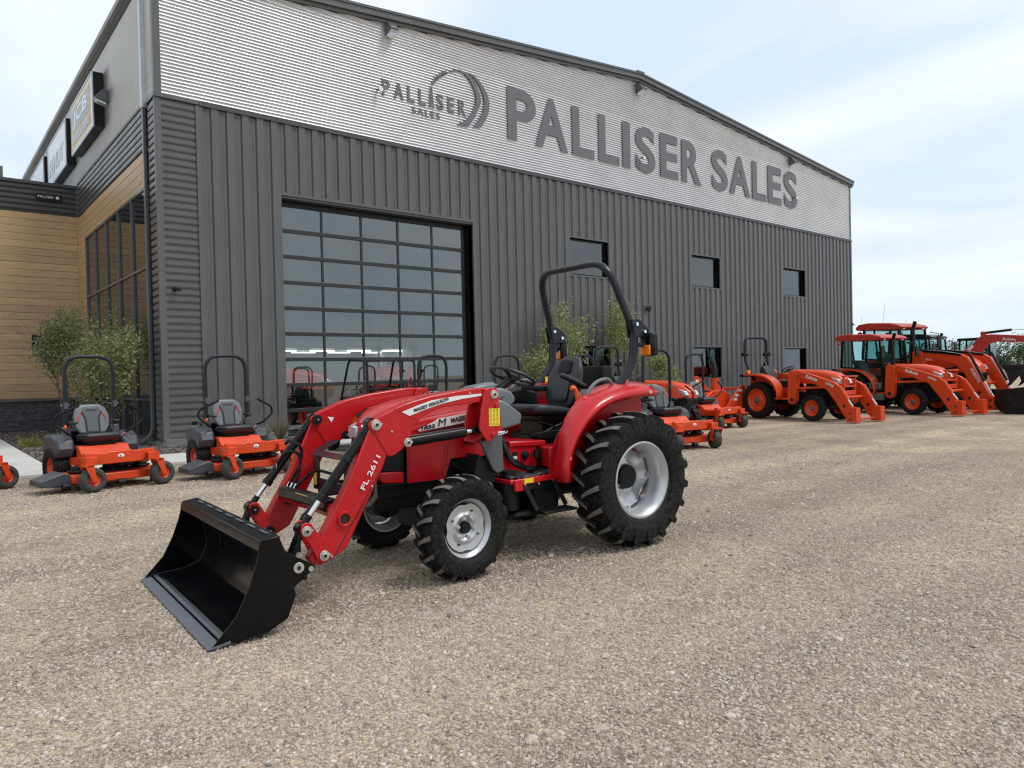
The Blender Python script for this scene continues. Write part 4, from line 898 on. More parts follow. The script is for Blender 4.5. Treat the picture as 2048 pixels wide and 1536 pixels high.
# front lower red apron and black grille sides
G().prism([(2.05, 0.735), (2.235, 0.75), (2.27, 0.79), (2.27, 0.84), (2.05, 0.83)], -0.275, 0.275).build('grille_apron', 'red', T, bevel=0.01)
G().prism([(2.03, 0.82), (2.24, 0.84), (2.265, 1.0), (2.25, 1.12), (2.03, 1.10)], -0.268, 0.268).build('side_grille', 'black', T, bevel=0.012)
g = G()
for k in range(9): g.box(2.255, 2.275, -0.21, 0.21, 0.87+k*0.032, 0.885+k*0.032)
g.build('front_grille', 'plastic', T)
for s in (1, -1):
    G().prism([(2.17, 1.17), (2.25, 1.09), (2.285, 1.10), (2.282, 1.19), (2.20, 1.225)], s*0.10, s*0.262).build('headlight', 'lampglass', T, bevel=0.012)
G().ball((2.275, 0, 1.19), 0.012, 0.05, 0.022).build('emblem', 'chrome', T)
g = G()
for s in (1, -1):
    g.box(1.37, 1.50, s*0.318, s*0.332, 1.02, 1.07)
g.build('hood_vent', 'black', T)
# decals on the hood side (left side seen)
dk = node('hood_decal', T)
ys = 0.338
def side_quad(pts, y, m, nm='stripe', par=None, th=0.003): return G().prism(pts, y, y+th).build(nm, m, par or dk, smooth=None)
side_quad([(1.30, 1.297), (1.386, 1.288), (1.663, 1.256), (1.756, 1.248), (1.80, 1.225), (1.955, 1.163), (1.94, 1.150), (1.388, 1.208), (1.30, 1.217)], 0.345, 'white')
text('letter', 'M', 0.1, 'ink', dk, (1.765, 0.349, 1.180), (-1,0,0.09), (0,0,1), width=0.085, height=0.058, bold=0.0, shear=0.2)
text('lettering', 'MASSEY FERGUSON', 0.1, 'ink', dk, (1.635, 0.349, 1.203), (-1,0,0.12), (0,0,1), width=0.46, height=0.040, bold=0.012)
text('lettering', '1835', 0.1, 'ink', dk, (1.925, 0.349, 1.160), (-1,0,0.1), (0,0,1), width=0.135, height=0.030, bold=0.03, shear=0.2)
for pts_ in ([(1.30, 1.205), (1.95, 1.140), (1.95, 1.128), (1.30, 1.193)], [(1.655, 1.12), (1.66, 1.12), (1.69, 0.74), (1.685, 0.74)], [(2.032, 1.11), (2.038, 1.11), (2.038, 0.745), (2.032, 0.745)], [(1.30, 1.335), (1.95, 1.255), (1.95, 1.251), (1.30, 1.331)]): side_quad(pts_, 0.3435 if pts_[0][1] > 1.19 else 0.334, 'ink', 'panel_gap')
# engine bay behind the front wheel
g = G(); random.seed(5); g.box(1.28, 1.66, -0.22, 0.22, 0.62, 0.90)
for k in range(26):
    x, z, y = random.uniform(1.25, 1.62), random.uniform(0.70, 0.9), 0.22; s_ = random.uniform(.015, .05); g.box(x, x+s_, y, y+random.uniform(.02, .10), z, z+s_)
for k in range(5): g.tube(fillet([(1.62-.05*k, .26, .9), (1.55-.04*k, .31, .8-.02*k), (1.35, .27, .74+.02*k)], .05), 0.008, 5)
g.build('engine', 'plastic', T)
g = G()
for i in range(8):
    for j in range(6): g.box(1.50+i*.018, 1.512+i*.018, 0.262, 0.27, 0.78+j*.02, 0.793+j*.02)
g.box(1.49, 1.65, 0.24, 0.262, 0.765, 0.91); g.build('engine_grille', 'black', T)
G().box(1.42, 1.46, 0.29, 0.31, 0.80, 0.84).cyl((1.44, .28, .82), (1.44, .33, .82), .02, 10).build('filler_cap', 'yellow', T); G().box(1.33, 1.385, 0.30, 0.303, 0.875, 0.915).build('warning_decal', 'yellow', T)
# side frame rails
g = G(); g.box(1.2, 2.42, 0.16, 0.19, 0.62, 0.75).box(1.2, 2.42, -0.19, -0.16, 0.62, 0.75); g.build('frame_rail', 'plastic', T)
G().prism([(1.65, 0.72), (2.3, 0.735), (2.3, 0.745), (1.65, 0.735)], -0.285, 0.285).build('hood_seal', 'plastic', T)

# --- loader
ld = node('loader', T)
up_ = [(1.44, 1.490), (1.60, 1.487), (1.78, 1.467), (1.978, 1.442), (2.10, 1.418), (2.22, 1.389), (2.33, 1.345), (2.435, 1.303), (2.500, 1.278), (2.517, 1.255), (2.513, 1.228), (2.47, 1.178), (2.41, 1.08), (2.372, 1.015), (2.346, 1.001), (2.31, 1.008), (2.229, 1.058), (2.185, 1.11), (2.167, 1.147), (2.142, 1.200), (2.09, 1.262), (2.006, 1.313), (1.93, 1.338), (1.855, 1.352), (1.65, 1.365), (1.44, 1.379)]
lo_ = [(2.50, 1.235), (2.70, 0.815), (2.896, 0.490), (2.93, 0.435), (2.995, 0.350), (2.985, 0.325), (2.956, 0.300), (2.91, 0.286), (2.85, 0.302), (2.78, 0.335), (2.714, 0.370), (2.690, 0.405), (2.417, 0.895), (2.360, 1.03), (2.40, 1.15)]
lk_ = [(3.055, 0.555), (3.045, 0.590), (3.01, 0.605), (2.975, 0.592), (2.93, 0.52), (2.885, 0.44), (2.845, 0.365), (2.86, 0.32), (2.90, 0.31), (2.94, 0.335), (2.975, 0.42), (3.01, 0.48), (3.05, 0.515)]
for s in (1, -1):
    y0, y1 = (YH-0.105, YH) if s > 0 else (-YH, -YH+0.105)
    # upper arm: two plates and a web
    G().prism(up_, y0, y1).build('upper_arm', 'red', ld, bevel=0.008)
    G().prism(lo_, y0+0.008, y1-0.008).build('lower_arm', 'red', ld, bevel=0.012)
    yo = y1 if s > 0 else y0
    crease = [(2.30, 1.36), (2.12, 1.275), (1.96, 1.295), (1.955, 1.288), (2.12, 1.266), (2.30, 1.352)]
    G().prism(crease, min(yo, yo+s*.003), max(yo, yo+s*.003)).build('crease', 'red', ld, smooth=None)
    G().prism([(2.425, 0.90), (2.43, 0.905), (2.80, 0.345), (2.795, 0.34)], min(yo-s*.009, yo-s*.006), max(yo-s*.009, yo-s*.006)).build('weld_seam', 'ink', ld, smooth=None)
    for yy in ((y1-0.002, y1+0.014), (y0-0.014, y0+0.002)): G().prism(lk_, *yy).build('link_plate', 'red', ld, bevel=0.004)
    G().lathe([(.038, y1-.03), (.038, y1+.008), (.042, y1+.012), (.052, y1+.012), (.056, y1+.006), (.056, y1-.03)], 32, (2.724, 0, .588)).lathe([(.038, y0+.03), (.038, y0-.008), (.042, y0-.012), (.052, y0-.012), (.056, y0-.006), (.056, y0+.03)], 32, (2.724, 0, .588)).build('arm_collar', 'red', ld)
    G().cyl((2.724, y0+0.004, 0.588), (2.724, y1-0.004, 0.588), 0.038, 24).build('arm_hole', 'ink', ld)
    g = G()
    for k in range(6): c = (2.572+.0124*k, 0.672-.0194*k); g.cyl((c[0], y1-0.010, c[1]), (c[0], y1-0.006, c[1]), 0.0065, 8)
    g.build('gauge_holes', 'ink', ld)
    # pins
    for (x, z, r_5) in ((2.459, 1.246, 0.040), (2.889, 0.356, 0.036), (3.012, 0.545, 0.036), (2.198, 1.097, 0.034), (1.40, 1.435, 0.036)):
        g = G(); yb = yo+s*(0.016 if z < .6 else 0.004 if x > 1.5 else 0.03)
        if s > 0:
            g.cyl((x, yb-0.02, z), (x, yb+0.008, z), r_5, 20); a = -0.6; g.prism([(x+r_5*math.cos(2.4)*-1, z+r_5*.6), (x-r_5*1.35, z+r_5*.2), (x-r_5*.7, z-r_5*.75)], yb-0.01, yb+0.007); g.cyl((x, yb, z), (x, yb+0.018, z), r_5*.55, 16)
            g.build('pivot_pin', 'zinc', ld, bevel=0.002); G().cyl((x, yb, z), (x, yb+0.0195, z), r_5*.33, 14).build('pin_bore', 'ink', ld)
        else:
            yi = y1; g.cyl((x, yi-0.01, z), (x, yi+0.03, z), r_5*1.05, 20); g.cyl((x, yi, z), (x, yi+0.036, z), r_5*.35, 12); g.build('pivot_pin', 'plastic', ld, bevel=0.002); G().cyl((x, yi, z), (x, yi+0.042, z), r_5*.2, 8).build('grease_nipple', 'zinc', ld)
    ym = (y0+y1)/2; yc = ym
    # bucket cylinder
    d = (Vector((3.012, 0, 0.545))-Vector((2.459, 0, 1.246))).normalized(); off = Vector((0, yc, 0))
    P0 = Vector((2.475, yc, 1.255)); P1 = Vector((3.028, yc, 0.555)); d = (P1-P0).normalized(); cy = node('bucket_cylinder', ld)
    G().cyl(P0-d*0.03, P0+d*0.66, 0.036, 20).cyl(P0+d*0.62, P0+d*0.67, 0.041, 20).cyl(P0+d*.30, P0+d*.34, 0.040, 20).cyl(P0-Vector((0,.04,0)), P0+Vector((0,.04,0)), 0.045, 20).build('barrel', 'black', cy, bevel=0.003)
    G().cyl(P0+d*0.60, P0+d*0.79, 0.0195, 16).build('rod', 'chrome', cy)
    G().cyl(P0+d*0.785, P0+d*0.87, 0.025, 16).cyl(P1-Vector((0,.042,0)), P1+Vector((0,.042,0)), 0.040, 20).build('rod_eye', 'black', cy, bevel=0.003)
    # link to bucket
    lb = G(); lb.tube([(3.03, yc-0.028, 0.54), (3.118, yc-0.028, 0.345)], 0.02, 10); lb.tube([(3.03, yc+0.028, 0.54), (3.118, yc+0.028, 0.345)], 0.02, 10); lb.box(3.04, 3.075, yc-0.03, yc+0.03, 0.40, 0.50); lb.build('bucket_link', 'black', ld, bevel=0.003)
    # lift cylinder
    A, B = Vector((2.198, yc, 1.097)), Vector((1.47, yc, 1.150)); d = (B-A).normalized(); cy = node('lift_cylinder', ld)
    G().cyl(A+d*.02, A+d*0.56, 0.042, 20).build('barrel', 'black', cy, bevel=0.004); G().cyl(A+d*.54, A+d*.70, 0.022, 14).build('rod', 'chrome', cy); G().cyl(A+d*.62, B+d*.02, 0.03, 14).cyl(B-Vector((0,.05,0)), B+Vector((0,.05,0)), 0.04, 18).build('rod_eye', 'black', cy)
    # mast
    mp_ = [(1.455, 1.486), (1.37, 1.490), (1.362, 1.47), (1.322, 1.155), (1.322, 1.125), (1.435, 1.058), (1.455, 1.050), (1.478, 1.056), (1.492, 1.075), (1.548, 1.155), (1.545, 1.20), (1.50, 1.44), (1.482, 1.475)]
    mi_ = [(1.56, 1.36), (1.50, 1.36), (1.44, 1.36), (1.40, 1.1), (1.43, 1.02), (1.62, 1.06), (1.60, 1.2)]
    ma = node('mast', ld)
    for yy in (s*(YH+0.008), s*(YH-0.135)): G().prism(mp_, min(yy, yy+s*.02), max(yy, yy+s*.02)).build('mast_plate', 'red', ma, bevel=0.004)
    G().prism(mi_, *sorted((s*(YH-0.12), s*(YH-0.10)))).build('inner_plate', 'red', ma, bevel=0.003)
    G().box(1.34, 1.40, *sorted((s*(YH-0.12), s*(YH+0.01))), 1.15, 1.45).build('rear_web', 'red', ma)
    br = [(1.49, 1.06), (1.46, 1.043), (1.33, 1.12), (1.268, 1.10), (1.262, 1.06), (1.252, 0.79), (1.31, 0.765), (1.36, 0.80)]
    G().prism(br, *sorted((s*(YH-0.085), s*(YH-0.055)))).build('bracket_plate', 'gmet', ma, bevel=0.004)
    G().prism([(1.47, 0.94), (1.30, 0.78), (1.31, 0.70), (1.36, 0.64), (1.47, 0.68), (1.52, 0.78)], *sorted((s*.16, s*(YH-0.10)))).build('side_frame', 'plastic', ma, bevel=0.01)
    g = G(); 
    for x, z in ((1.375, 1.345), (1.415, 1.105)): g.cyl((x, s*(YH+0.027), z), (x, s*(YH+0.04), z), 0.022, 16)
    g.build('mast_boss', 'red', ma, bevel=0.005)
    if s > 0:
        G().box(1.345, 1.455, YH+0.0285, YH+0.031, 1.175, 1.32).build('safety_decal', 'yellow', ma)
        g = G()
        for i in range(3):
            for j in range(4):
                x, z = 1.36+i*.034, 1.185+j*.035; g.box(x, x+.024, YH+0.031, YH+0.0318, z, z+.002); g.tube([(x+.004, YH+.0316, z+.006), (x+.012, YH+.0316, z+.026), (x+.020, YH+.0316, z+.006)], 0.0014, 4)
        g.build('pictogram', 'ink', ma, smooth=None)
        G().cyl((1.365, YH+.025, 1.115), (1.31, YH+.05, 1.12), 0.009, 8).tube([(1.37, YH+.03, 1.10), (1.33, YH+.045, 1.105), (1.29, YH+.05, 1.115), (1.285, YH+.05, 1.13)], 0.005, 6).build('lock_pin', 'chrome', ma)
# cross member
cm = node('cross_member', ld)
G().tube([(2.74, -YH+0.05, 0.63), (2.74, YH-0.05, 0.63)], 0.055, 18).build('torque_tube', 'red', cm)
G().prism([(2.80, 0.62), (2.82, 0.645), (2.80, 0.70), (2.77, 0.715), (2.68, 0.70), (2.68, 0.60)], -YH+0.11, YH-0.16, 'y').build('hose_cover', 'black', cm, bevel=0.008)
G().prism([(2.812, 0.652), (2.815, 0.652), (2.799, 0.700), (2.796, 0.700)], -0.14, 0.10).build('warning_decal', 'yellow', cm, smooth=None)
# decals on booms
dl = node('boom_decal', ld)
def oprism(pts, y, m, nm): G().prism(pts, y, y+0.0025).build(nm, m, dl, smooth=None)
oprism([(1.505, 1.445), (1.505, 1.427), (1.70, 1.408), (1.88, 1.379), (2.03, 1.342), (2.175, 1.298), (2.242, 1.330), (2.11, 1.372), (1.979, 1.408), (1.75, 1.433)], YH+0.001, 'white', 'stripe')
text('lettering', 'MASSEY FERGUSON', 0.1, 'ink', dl, (2.135, YH+0.0045, 1.325), (-1,0,0.25), (0.2,0,1), width=0.32, height=0.026, bold=0.01)
text('lettering', 'FL 2611', 0.1, 'white', dl, (2.565, YH+0.002, 0.775), (-0.50,0,0.86), (0.86,0,0.5), width=0.27, height=0.040, bold=0.012)
G().prism([(2.36, 1.265), (2.30, 1.255), (2.325, 1.215)], -YH+0.1055, -YH+0.108).build('small_decal', 'white', dl, smooth=None)
# hoses
g = G()
for k, y in enumerate((-0.46, -0.43)):
    g.tube(fillet([(2.74, y+.02+.06*k, 0.715), (2.70, y+.05+.05*k, 0.80), (2.66, y+.10, 0.90+.10*k), (2.69, y+.12, 1.0+.06*k), (2.75-.02*k, y, 1.0+.09*k), (2.80-.06*k, y-.06, 0.90+.16*k)], 0.12, 6), 0.0125, 8)
g.tube(fillet([(2.74, -.30, 0.715), (2.68, -.26, 0.78), (2.60, -.2, 0.86), (2.45, -.1, 0.80)], 0.1, 6), 0.012, 8)
g.tube(fillet([(2.60, 0.40, 0.60), (2.52, 0.44, 0.62), (2.42, 0.43, 0.70), (2.38, .40, 0.80)], .1, 6), 0.013, 8); g.tube(fillet([(2.70, 0.36, 0.66), (2.60, 0.44, 0.62), (2.48, 0.43, 0.64), (2.40, .42, 0.72)], .1, 6), 0.013, 8)
g.build('hose', 'rubber', ld)
g = G()
for y in (-.46, -.39, -.31): g.cyl((2.745, y, .70), (2.725, y+.015, .745), .014, 8)
g.cyl((2.80, -.52, .90), (2.80, -.53, .86), .013, 8); g.build('hose_fitting', 'chrome', ld)
# level indicator rod
g = G(); g.tube(fillet([(2.30, 0.34, 1.30), (2.40, 0.38, 1.17), (2.86, 0.44, 0.70), (2.985, 0.46, 0.62), (3.01, 0.48, 0.55)], 0.05, 5), 0.0115, 10); g.build('indicator_rod', 'black', ld); G().cyl((2.345, .352, 1.243), (2.385, .368, 1.192), .0145, 10).build('tag', 'yellow', ld)
# grille guard
gg = node('grille_guard', T)
bw = 0.30
g = G(); g.tube(fillet([(2.32, -0.44, 1.06), (2.50, -0.36, 1.00), (2.56, -0.25, 0.985), (2.56, 0.25, 0.985), (2.50, 0.36, 1.0), (2.44, 0.44, 1.04)], 0.04, 4), 1, sect=sq(0.10, 0.012), up=(0,0,1)); g.build('guard_bar', 'rops', gg)
g = G(); g.box(2.545, 2.56, -0.36, -0.24, 0.70, 0.98).box(2.50, 2.55, 0.22, 0.25, 0.66, 0.98).box(2.54, 2.56, -0.36, 0.28, 0.68, 0.78).box(2.30, 2.56, -0.27, -0.24, 0.62, 0.74).box(2.30, 2.56, 0.24, 0.27, 0.62, 0.74); g.build('guard_plate', 'rops', gg, bevel=0.006)
G().box(2.562, 2.564, -0.33, -0.28, 0.72, 0.84).build('guard_decal', 'yellow', gg)
G().prism([(2.42, 0.86), (2.34, 0.86), (2.33, 0.66), (2.40, 0.60), (2.46, 0.60), (2.46, 0.70)], 0.30, 0.36).build('front_bracket', 'gmet', T, bevel=0.006)

# --- bucket
bk = node('bucket', T, (0, 0, 0.010))
BW = 0.985
sidep = [(3.745, 0.012), (3.60, 0.17), (3.53, 0.31), (3.475, 0.46), (3.445, 0.596), (3.333, 0.613), (3.309, 0.538), (3.28, 0.496), (3.115, 0.396), (3.108, 0.385), (3.116, 0.365), (3.245, 0.273), (3.232, 0.222), (3.288, 0.087), (3.41, 0.030), (3.70, 0.004)]
sidep2 = [(3.745, 0.012), (3.60, 0.17), (3.53, 0.31), (3.475, 0.46), (3.445, 0.596), (3.333, 0.613), (3.29, 0.50), (3.245, 0.273), (3.232, 0.222), (3.288, 0.087), (3.41, 0.030), (3.70, 0.004)]
G().prism(sidep2, BW-0.012, BW).build('side_plate', 'bucket', bk, bevel=0.003); G().prism(sidep2, -BW, -BW+0.012).build('side_plate', 'bucket', bk, bevel=0.003)
shell = [(3.70, 0.010), (3.43, 0.028), (3.31, 0.075), (3.245, 0.22), (3.26, 0.35), (3.335, 0.595), (3.44, 0.590)]
th = 0.012
inn_ = [(3.70, 0.022), (3.436, 0.041), (3.322, 0.085), (3.258, 0.222), (3.273, 0.347), (3.345, 0.583), (3.44, 0.578)]
G().prism(shell+inn_[::-1], -BW+0.012, BW-0.012).build('bucket_shell', 'bucket', bk, bevel=0.002)
G().prism([(3.325, 0.613), (3.445, 0.598), (3.452, 0.575), (3.462, 0.535), (3.452, 0.532), (3.440, 0.575), (3.325, 0.600)], -BW, BW).build('top_lip', 'bucket', bk, bevel=0.004)
G().prism([(3.36, 0.612), (3.30, 0.60), (3.29, 0.55), (3.33, 0.55)], -BW+0.12, BW-0.12).build('stiffener', 'bucket', bk, bevel=0.004)
g = G()
for k in range(7): y = -0.78+k*.25; g.box(3.352, 3.372, y, y+0.14, 0.611, 0.6155)
g.build('weld_slots', 'cut_edge', bk, smooth=None)
G().prism([(3.775, 0.002), (3.765, 0.010), (3.64, 0.030), (3.64, 0.014), (3.70, 0.001)], -BW-0.005, BW+0.005).build('cutting_edge', 'cut_edge', bk, bevel=0.002)
G().prism([(3.655, 0.0300), (3.64, 0.038), (3.62, 0.036), (3.62, 0.028)], -BW+0.013, BW-0.013).build('edge_weld', 'bucket', bk)
ear = [(3.29, 0.50), (3.115, 0.398), (3.104, 0.385), (3.112, 0.365), (3.245, 0.250)]
for y in (YH+0.03, YH-0.145, -YH-0.045, -YH+0.13): G().prism(ear+[(3.29, 0.28)], y, y+0.015).build('bucket_ear', 'bucket', bk, bevel=0.002)
G().prism([(3.34, 0.50), (3.26, 0.485), (3.115, 0.400), (3.104, 0.385), (3.112, 0.365), (3.262, 0.262), (3.30, 0.27)], BW-0.30, BW-0.285).build('outer_ear', 'bucket', bk, bevel=0.002) if False else None
g1 = G(); g1.prism([(3.32, 0.52), (3.28, 0.496), (3.115, 0.398), (3.104, 0.385), (3.112, 0.365), (3.25, 0.268), (3.32, 0.28)], BW-0.013, BW+0.0005); g1.build('side_ear', 'bucket', bk, bevel=0.002)
G().cyl((3.213, BW-0.01, 0.392), (3.213, BW+0.012, 0.392), 0.034, 20).build('pivot_pin', 'zinc', bk, bevel=0.002); G().cyl((3.213, BW, 0.392), (3.213, BW+0.0135, 0.392), 0.014, 12).build('pin_bore', 'ink', bk)
G().cyl((3.132, BW-0.01, 0.372), (3.132, BW+0.008, 0.372), 0.017, 16).build('pivot_bolt', 'zinc', bk); G().cyl((3.175, BW-0.01, 0.322), (3.175, BW+0.008, 0.322), 0.016, 16).build('stop_bolt', 'black', bk)
G().cyl((3.12, -YH, 0.375), (3.12, BW, 0.375), 0.015, 10).cyl((3.21, -BW+.05, 0.39), (3.21, BW, 0.39), 0.02, 10).build('pivot_shaft', 'bucket', bk)
g = G()
for s in (1, -1): g.tube([(3.70, s*(BW-.02), .028), (3.436, s*(BW-.02), .047), (3.322, s*(BW-.02), .09), (3.262, s*(BW-.02), .222), (3.277, s*(BW-.02), .347), (3.345, s*(BW-.02), .575)], .006, 5)
g.tube([(3.33, -BW+.02, .082), (3.33, BW-.02, .082)], .004, 4); g.build('weld_bead', 'bucket', bk)
for s in (1, -1):
    yo = s*(YH-.003)
    for x, z in ((2.505, .80), (2.83, .34), (2.33, 1.19), (2.08, 1.36), (1.62, 1.455)): G().cyl((x, yo, z), (x, yo+s*.010, z), .009, 6).build('arm_bolt', 'zinc', ld)
# --- cowl / dashboard
G().prism([(1.13, 1.478), (1.02, 1.476), (0.93, 1.44), (0.88, 1.38), (0.90, 1.33), (0.98, 1.29), (1.0, 1.10), (1.13, 1.02)], -0.27, 0.27).build('dash_cowl', 'gplast', T, bevel=0.03, seg=3)
G().prism([(1.14, 1.475), (1.06, 1.47), (1.02, 1.40), (1.13, 1.36)], -0.31, 0.31).build('cowl_side', 'gplast', T, bevel=0.02)
for s in (1, -1): G().prism([(1.16, 1.37), (1.10, 1.37), (1.02, 1.33), (0.885, 1.235), (0.905, 1.145), (1.10, 1.11), (1.16, 1.12)], *sorted((s*.22, s*.36))).build('knee_panel', 'gplast', T, bevel=0.02)
G().ball((0.97, 0.0, 1.40), 0.13, 0.20, 0.07).build('instrument_pod', 'plastic', T)
g = G(); g.tube([(1.0, 0, 1.38), (0.72, 0, 1.56)], [0.05, 0.03], 12); g.build('steering_column', 'plastic', T)
sw = node('steering_wheel', T, (0.715, 0.0, 1.575), (0, R(-24), 0))
g = G(); g.tube([(0.215*math.cos(2*PI*k/40), 0.215*math.sin(2*PI*k/40), 0) for k in range(40)], 0.0165, 8, closed=True); g.build('wheel_rim', 'vinyl', sw)
g = G()
for a in (0.5, 2.64, 4.71): g.bar((0, 0, -0.02), (0.21*math.cos(a), 0.21*math.sin(a), 0), 0.035, 0.014)
g.cyl((0, 0, -0.04), (0, 0, 0.005), 0.045, 16); g.build('spokes', 'plastic', sw)
# --- platform, body
G().box(0.62, 1.22, -0.60, 0.60, 0.66, 0.70).build('platform', 'red', T, bevel=0.01)
G().prism([(1.19, 0.70), (0.685, 0.715), (0.685, 0.665), (1.05, 0.655), (1.08, 0.60), (1.18, 0.60)], 0.575, 0.615).build('platform_edge', 'red', T, bevel=0.006)
G().box(0.985, 1.085, 0.6155, 0.618, 0.662, 0.702).build('warning_decal', 'yellow', T)
random.seed(9); g = G()
def matf(u, v):
    x, y = 0.64+u*.56, -0.58+v*1.17; return (x, y, 0.712+0.012*math.sin(x*38+3*y)*math.sin(y*9+x*4)+0.016*max(0, math.sin(y*13+x*22))+0.008*math.sin(x*90+y*60)*math.sin(y*45)-(0.01 if v > .97 else 0))
g.grid(matf, 60, 90); g.build('floor_mat', 'vinyl', T, recalc=False)
G().prism([(0.66, 0.70), (1.13, 0.70), (1.13, 0.98), (0.66, 0.965)], -0.24, 0.24).build('centre_housing', 'red', T, bevel=0.02)
G().prism([(1.02, 0.945), (0.60, 0.93), (0.60, 0.98), (1.02, 0.998)], -0.33, 0.335).build('seat_pan', 'red', T, bevel=0.012)
G().prism([(0.70, 0.67), (1.10, 0.67), (1.10, 0.95), (0.70, 0.94)], 0.30, 0.32).build('side_panel', 'red', T, bevel=0.006)
G().box(0.92, 0.985, 0.3205, 0.323, 0.83, 0.90).build('notice_plate', 'ink', T); G().box(0.93, 0.975, 0.3232, 0.324, 0.835, 0.862).build('notice_label', 'white', T)
G().lathe([(0.040, 0.0), (0.042, 0.012), (0.03, 0.035), (0.012, 0.04), (0.001, 0.04)], 12, (0.845, 0.321, 0.865)).build('rotary_knob', 'plastic', T)
g = G(); g.tube(fillet([(1.12, 0.30, 1.12), (1.08, 0.36, 0.93), (1.05, 0.40, 0.82), (0.92, 0.42, 0.76), (0.80, 0.42, 0.75)], 0.05), 1, sect=sq(0.03, 0.045)); g.tube(fillet([(1.07, 0.32, 0.9), (1.0, 0.36, 0.84), (0.9, 0.38, 0.78)], 0.05), 0.013, 6); g.build('pedal_arm', 'black', T)
G().prism([(0.93, 0.745), (0.78, 0.735), (0.77, 0.75), (0.93, 0.765)], 0.36, 0.46).build('pedal', 'black', T, bevel=0.004)
G().box(0.68, 0.70, 0.32, 0.36, 0.70, 0.92).cyl((0.74, .36, .84), (0.74, .36, .91), .025, 12).build('differential_pedal', 'black', T)
# step, box, canister
G().box(0.63, 0.91, 0.28, 0.53, 0.36, 0.60).box(0.70, 0.90, 0.53, 0.54, 0.40, 0.56).build('battery_box', 'plastic', T, bevel=0.012)
G().box(0.60, 1.24, 0.22, 0.50, 0.34, 0.40).box(0.60, 1.2, -0.5, 0.22, 0.36, 0.60).build('fuel_tank', 'plastic', T, bevel=0.03)
G().lathe([(0.001, 0.42), (0.085, 0.43), (0.085, 0.64), (0.075, 0.67), (0.055, 0.68), (0.055, 0.735), (0.062, 0.74), (0.062, 0.765), (0.001, 0.765)], 20, (1.14, 0.47, 0), 'z').build('air_canister', 'plastic', T)
G().box(0.98, 1.24, -0.5, -0.2, 0.4, 0.7).build('right_tank', 'plastic', T, bevel=0.02)
stp = node('step', T)
g = G(); g.box(0.735, 1.10, 0.59, 0.60, 0.60, 0.665); g.bar((1.085, 0.61, 0.66), (0.985, 0.66, 0.425), 0.012, 0.045, up=(1,0,0)); g.bar((0.755, 0.61, 0.66), (0.655, 0.66, 0.435), 0.012, 0.045, up=(1,0,0)); g.build('step_hanger', 'black', stp, bevel=0.003)
g = G(); g.box(0.63, 1.0, 0.62, 0.78, 0.405, 0.425); 
for k in range(7):
    for j in range(3): g.cyl((0.66+k*.052, 0.645+j*.055, 0.42), (0.66+k*.052, 0.645+j*.055, 0.431), 0.011, 6)
g.build('step_plate', 'black', stp, bevel=0.002)
G().cyl((1.085, .6, .655), (1.085, .628, .655), .01, 8).cyl((.92, .6, .645), (.92, .612, .645), .01, 8).cyl((.755, .6, .655), (.755, .628, .655), .01, 8).build('bolt', 'chrome', stp)
# --- fenders
for s in (1, -1):
    outer = [(0.778, 0.655), (0.778, 0.81), (0.745, 0.915), (0.655, 1.075), (0.505, 1.225), (0.312, 1.335), (0.09, 1.392), (-0.18, 1.415), (-0.40, 1.412)]
    pts = fillet([(a, 0, b) for a, b in outer], 0.12, 3); pts = [(p.x, p.z) for p in pts]
    g = G(); n = len(pts); tp = []
    for i, (x, z) in enumerate(pts):
        u = i/(n-1); yi = 0.665-0.165*min(1, max(0, u-.25)*2.0); lift = 0.0+0.075*min(1, max(0, u-.2)*1.6); dz = 0.055
        a = pts[max(0, i-1)]; b = pts[min(n-1, i+1)]; d_ = Vector((b[0]-a[0], b[1]-a[1])).normalized(); nr2 = Vector((d_.y, -d_.x)) if d_.x < 0 else Vector((-d_.y, d_.x))
        if nr2.y < 0 and abs(d_.x) > .1: nr2 = -nr2
        if abs(d_.x) <= .1: nr2 = Vector((1, 0))
        def at(y, o): return (x+nr2.x*o, s*y, z+nr2.y*o)
        tp += [at(0.80, -0.055), at(0.812, -0.02), at(0.80, 0.0), at(0.755, lift*.45+.008), at(yi+.05, lift+0.004), at(yi, lift), at(yi, lift-0.05)]
    m = 7; g.add(tp, [(i*m+j, (i+1)*m+j, (i+1)*m+j+1, i*m+j+1) for i in range(n-1) for j in range(m-1)])
    o = g.build('fender', 'red', T, smooth=50); so_ = o.modifiers.new('thickness', 'SOLIDIFY'); so_.thickness = 0.012; so_.offset = 0
    # inner fender wall
    ins = [(x, z+0.0) for x, z in pts]+[(-0.45, 0.80), (0.40, 0.60)]
    G().prism(ins, *sorted((s*.575, s*.59))).build('fender_wall', 'red', T, smooth=None)
    g = G().prism([(-0.36, 1.475), (-0.46, 1.46), (-0.50, 1.40), (-0.46, 1.36), (-0.36, 1.37)], *sorted((s*.50, s*.80))); g.build('fender_end_cap', 'gplast', T, bevel=0.025)
    hb = node('grab_handle', T)
    hp = fillet([(0.335, s*.60, 1.335), (0.30, s*.60, 1.43), (0.19, s*.60, 1.515), (0.06, s*.60, 1.535), (0.0, s*.60, 1.50), (-0.01, s*.60, 1.45)], 0.06, 4); G().tube(hp, 0.0165, 10).build('bar', 'gplast', hb)
    G().ball((0.365, s*.62, 1.35), 0.03, .03, .03).build('knob', 'red_knob', T)
    G().cyl((-0.30, s*.808, 1.40), (-0.30, s*.82, 1.40), .018, 12).build('reflector', 'zinc', T)
G().prism([(0.56, 1.03), (0.52, 1.18), (0.46, 1.22), (0.44, 1.17), (0.52, 1.03)], 0.78, 0.815).build('fender_boss', 'red', T, bevel=0.01) if False else None
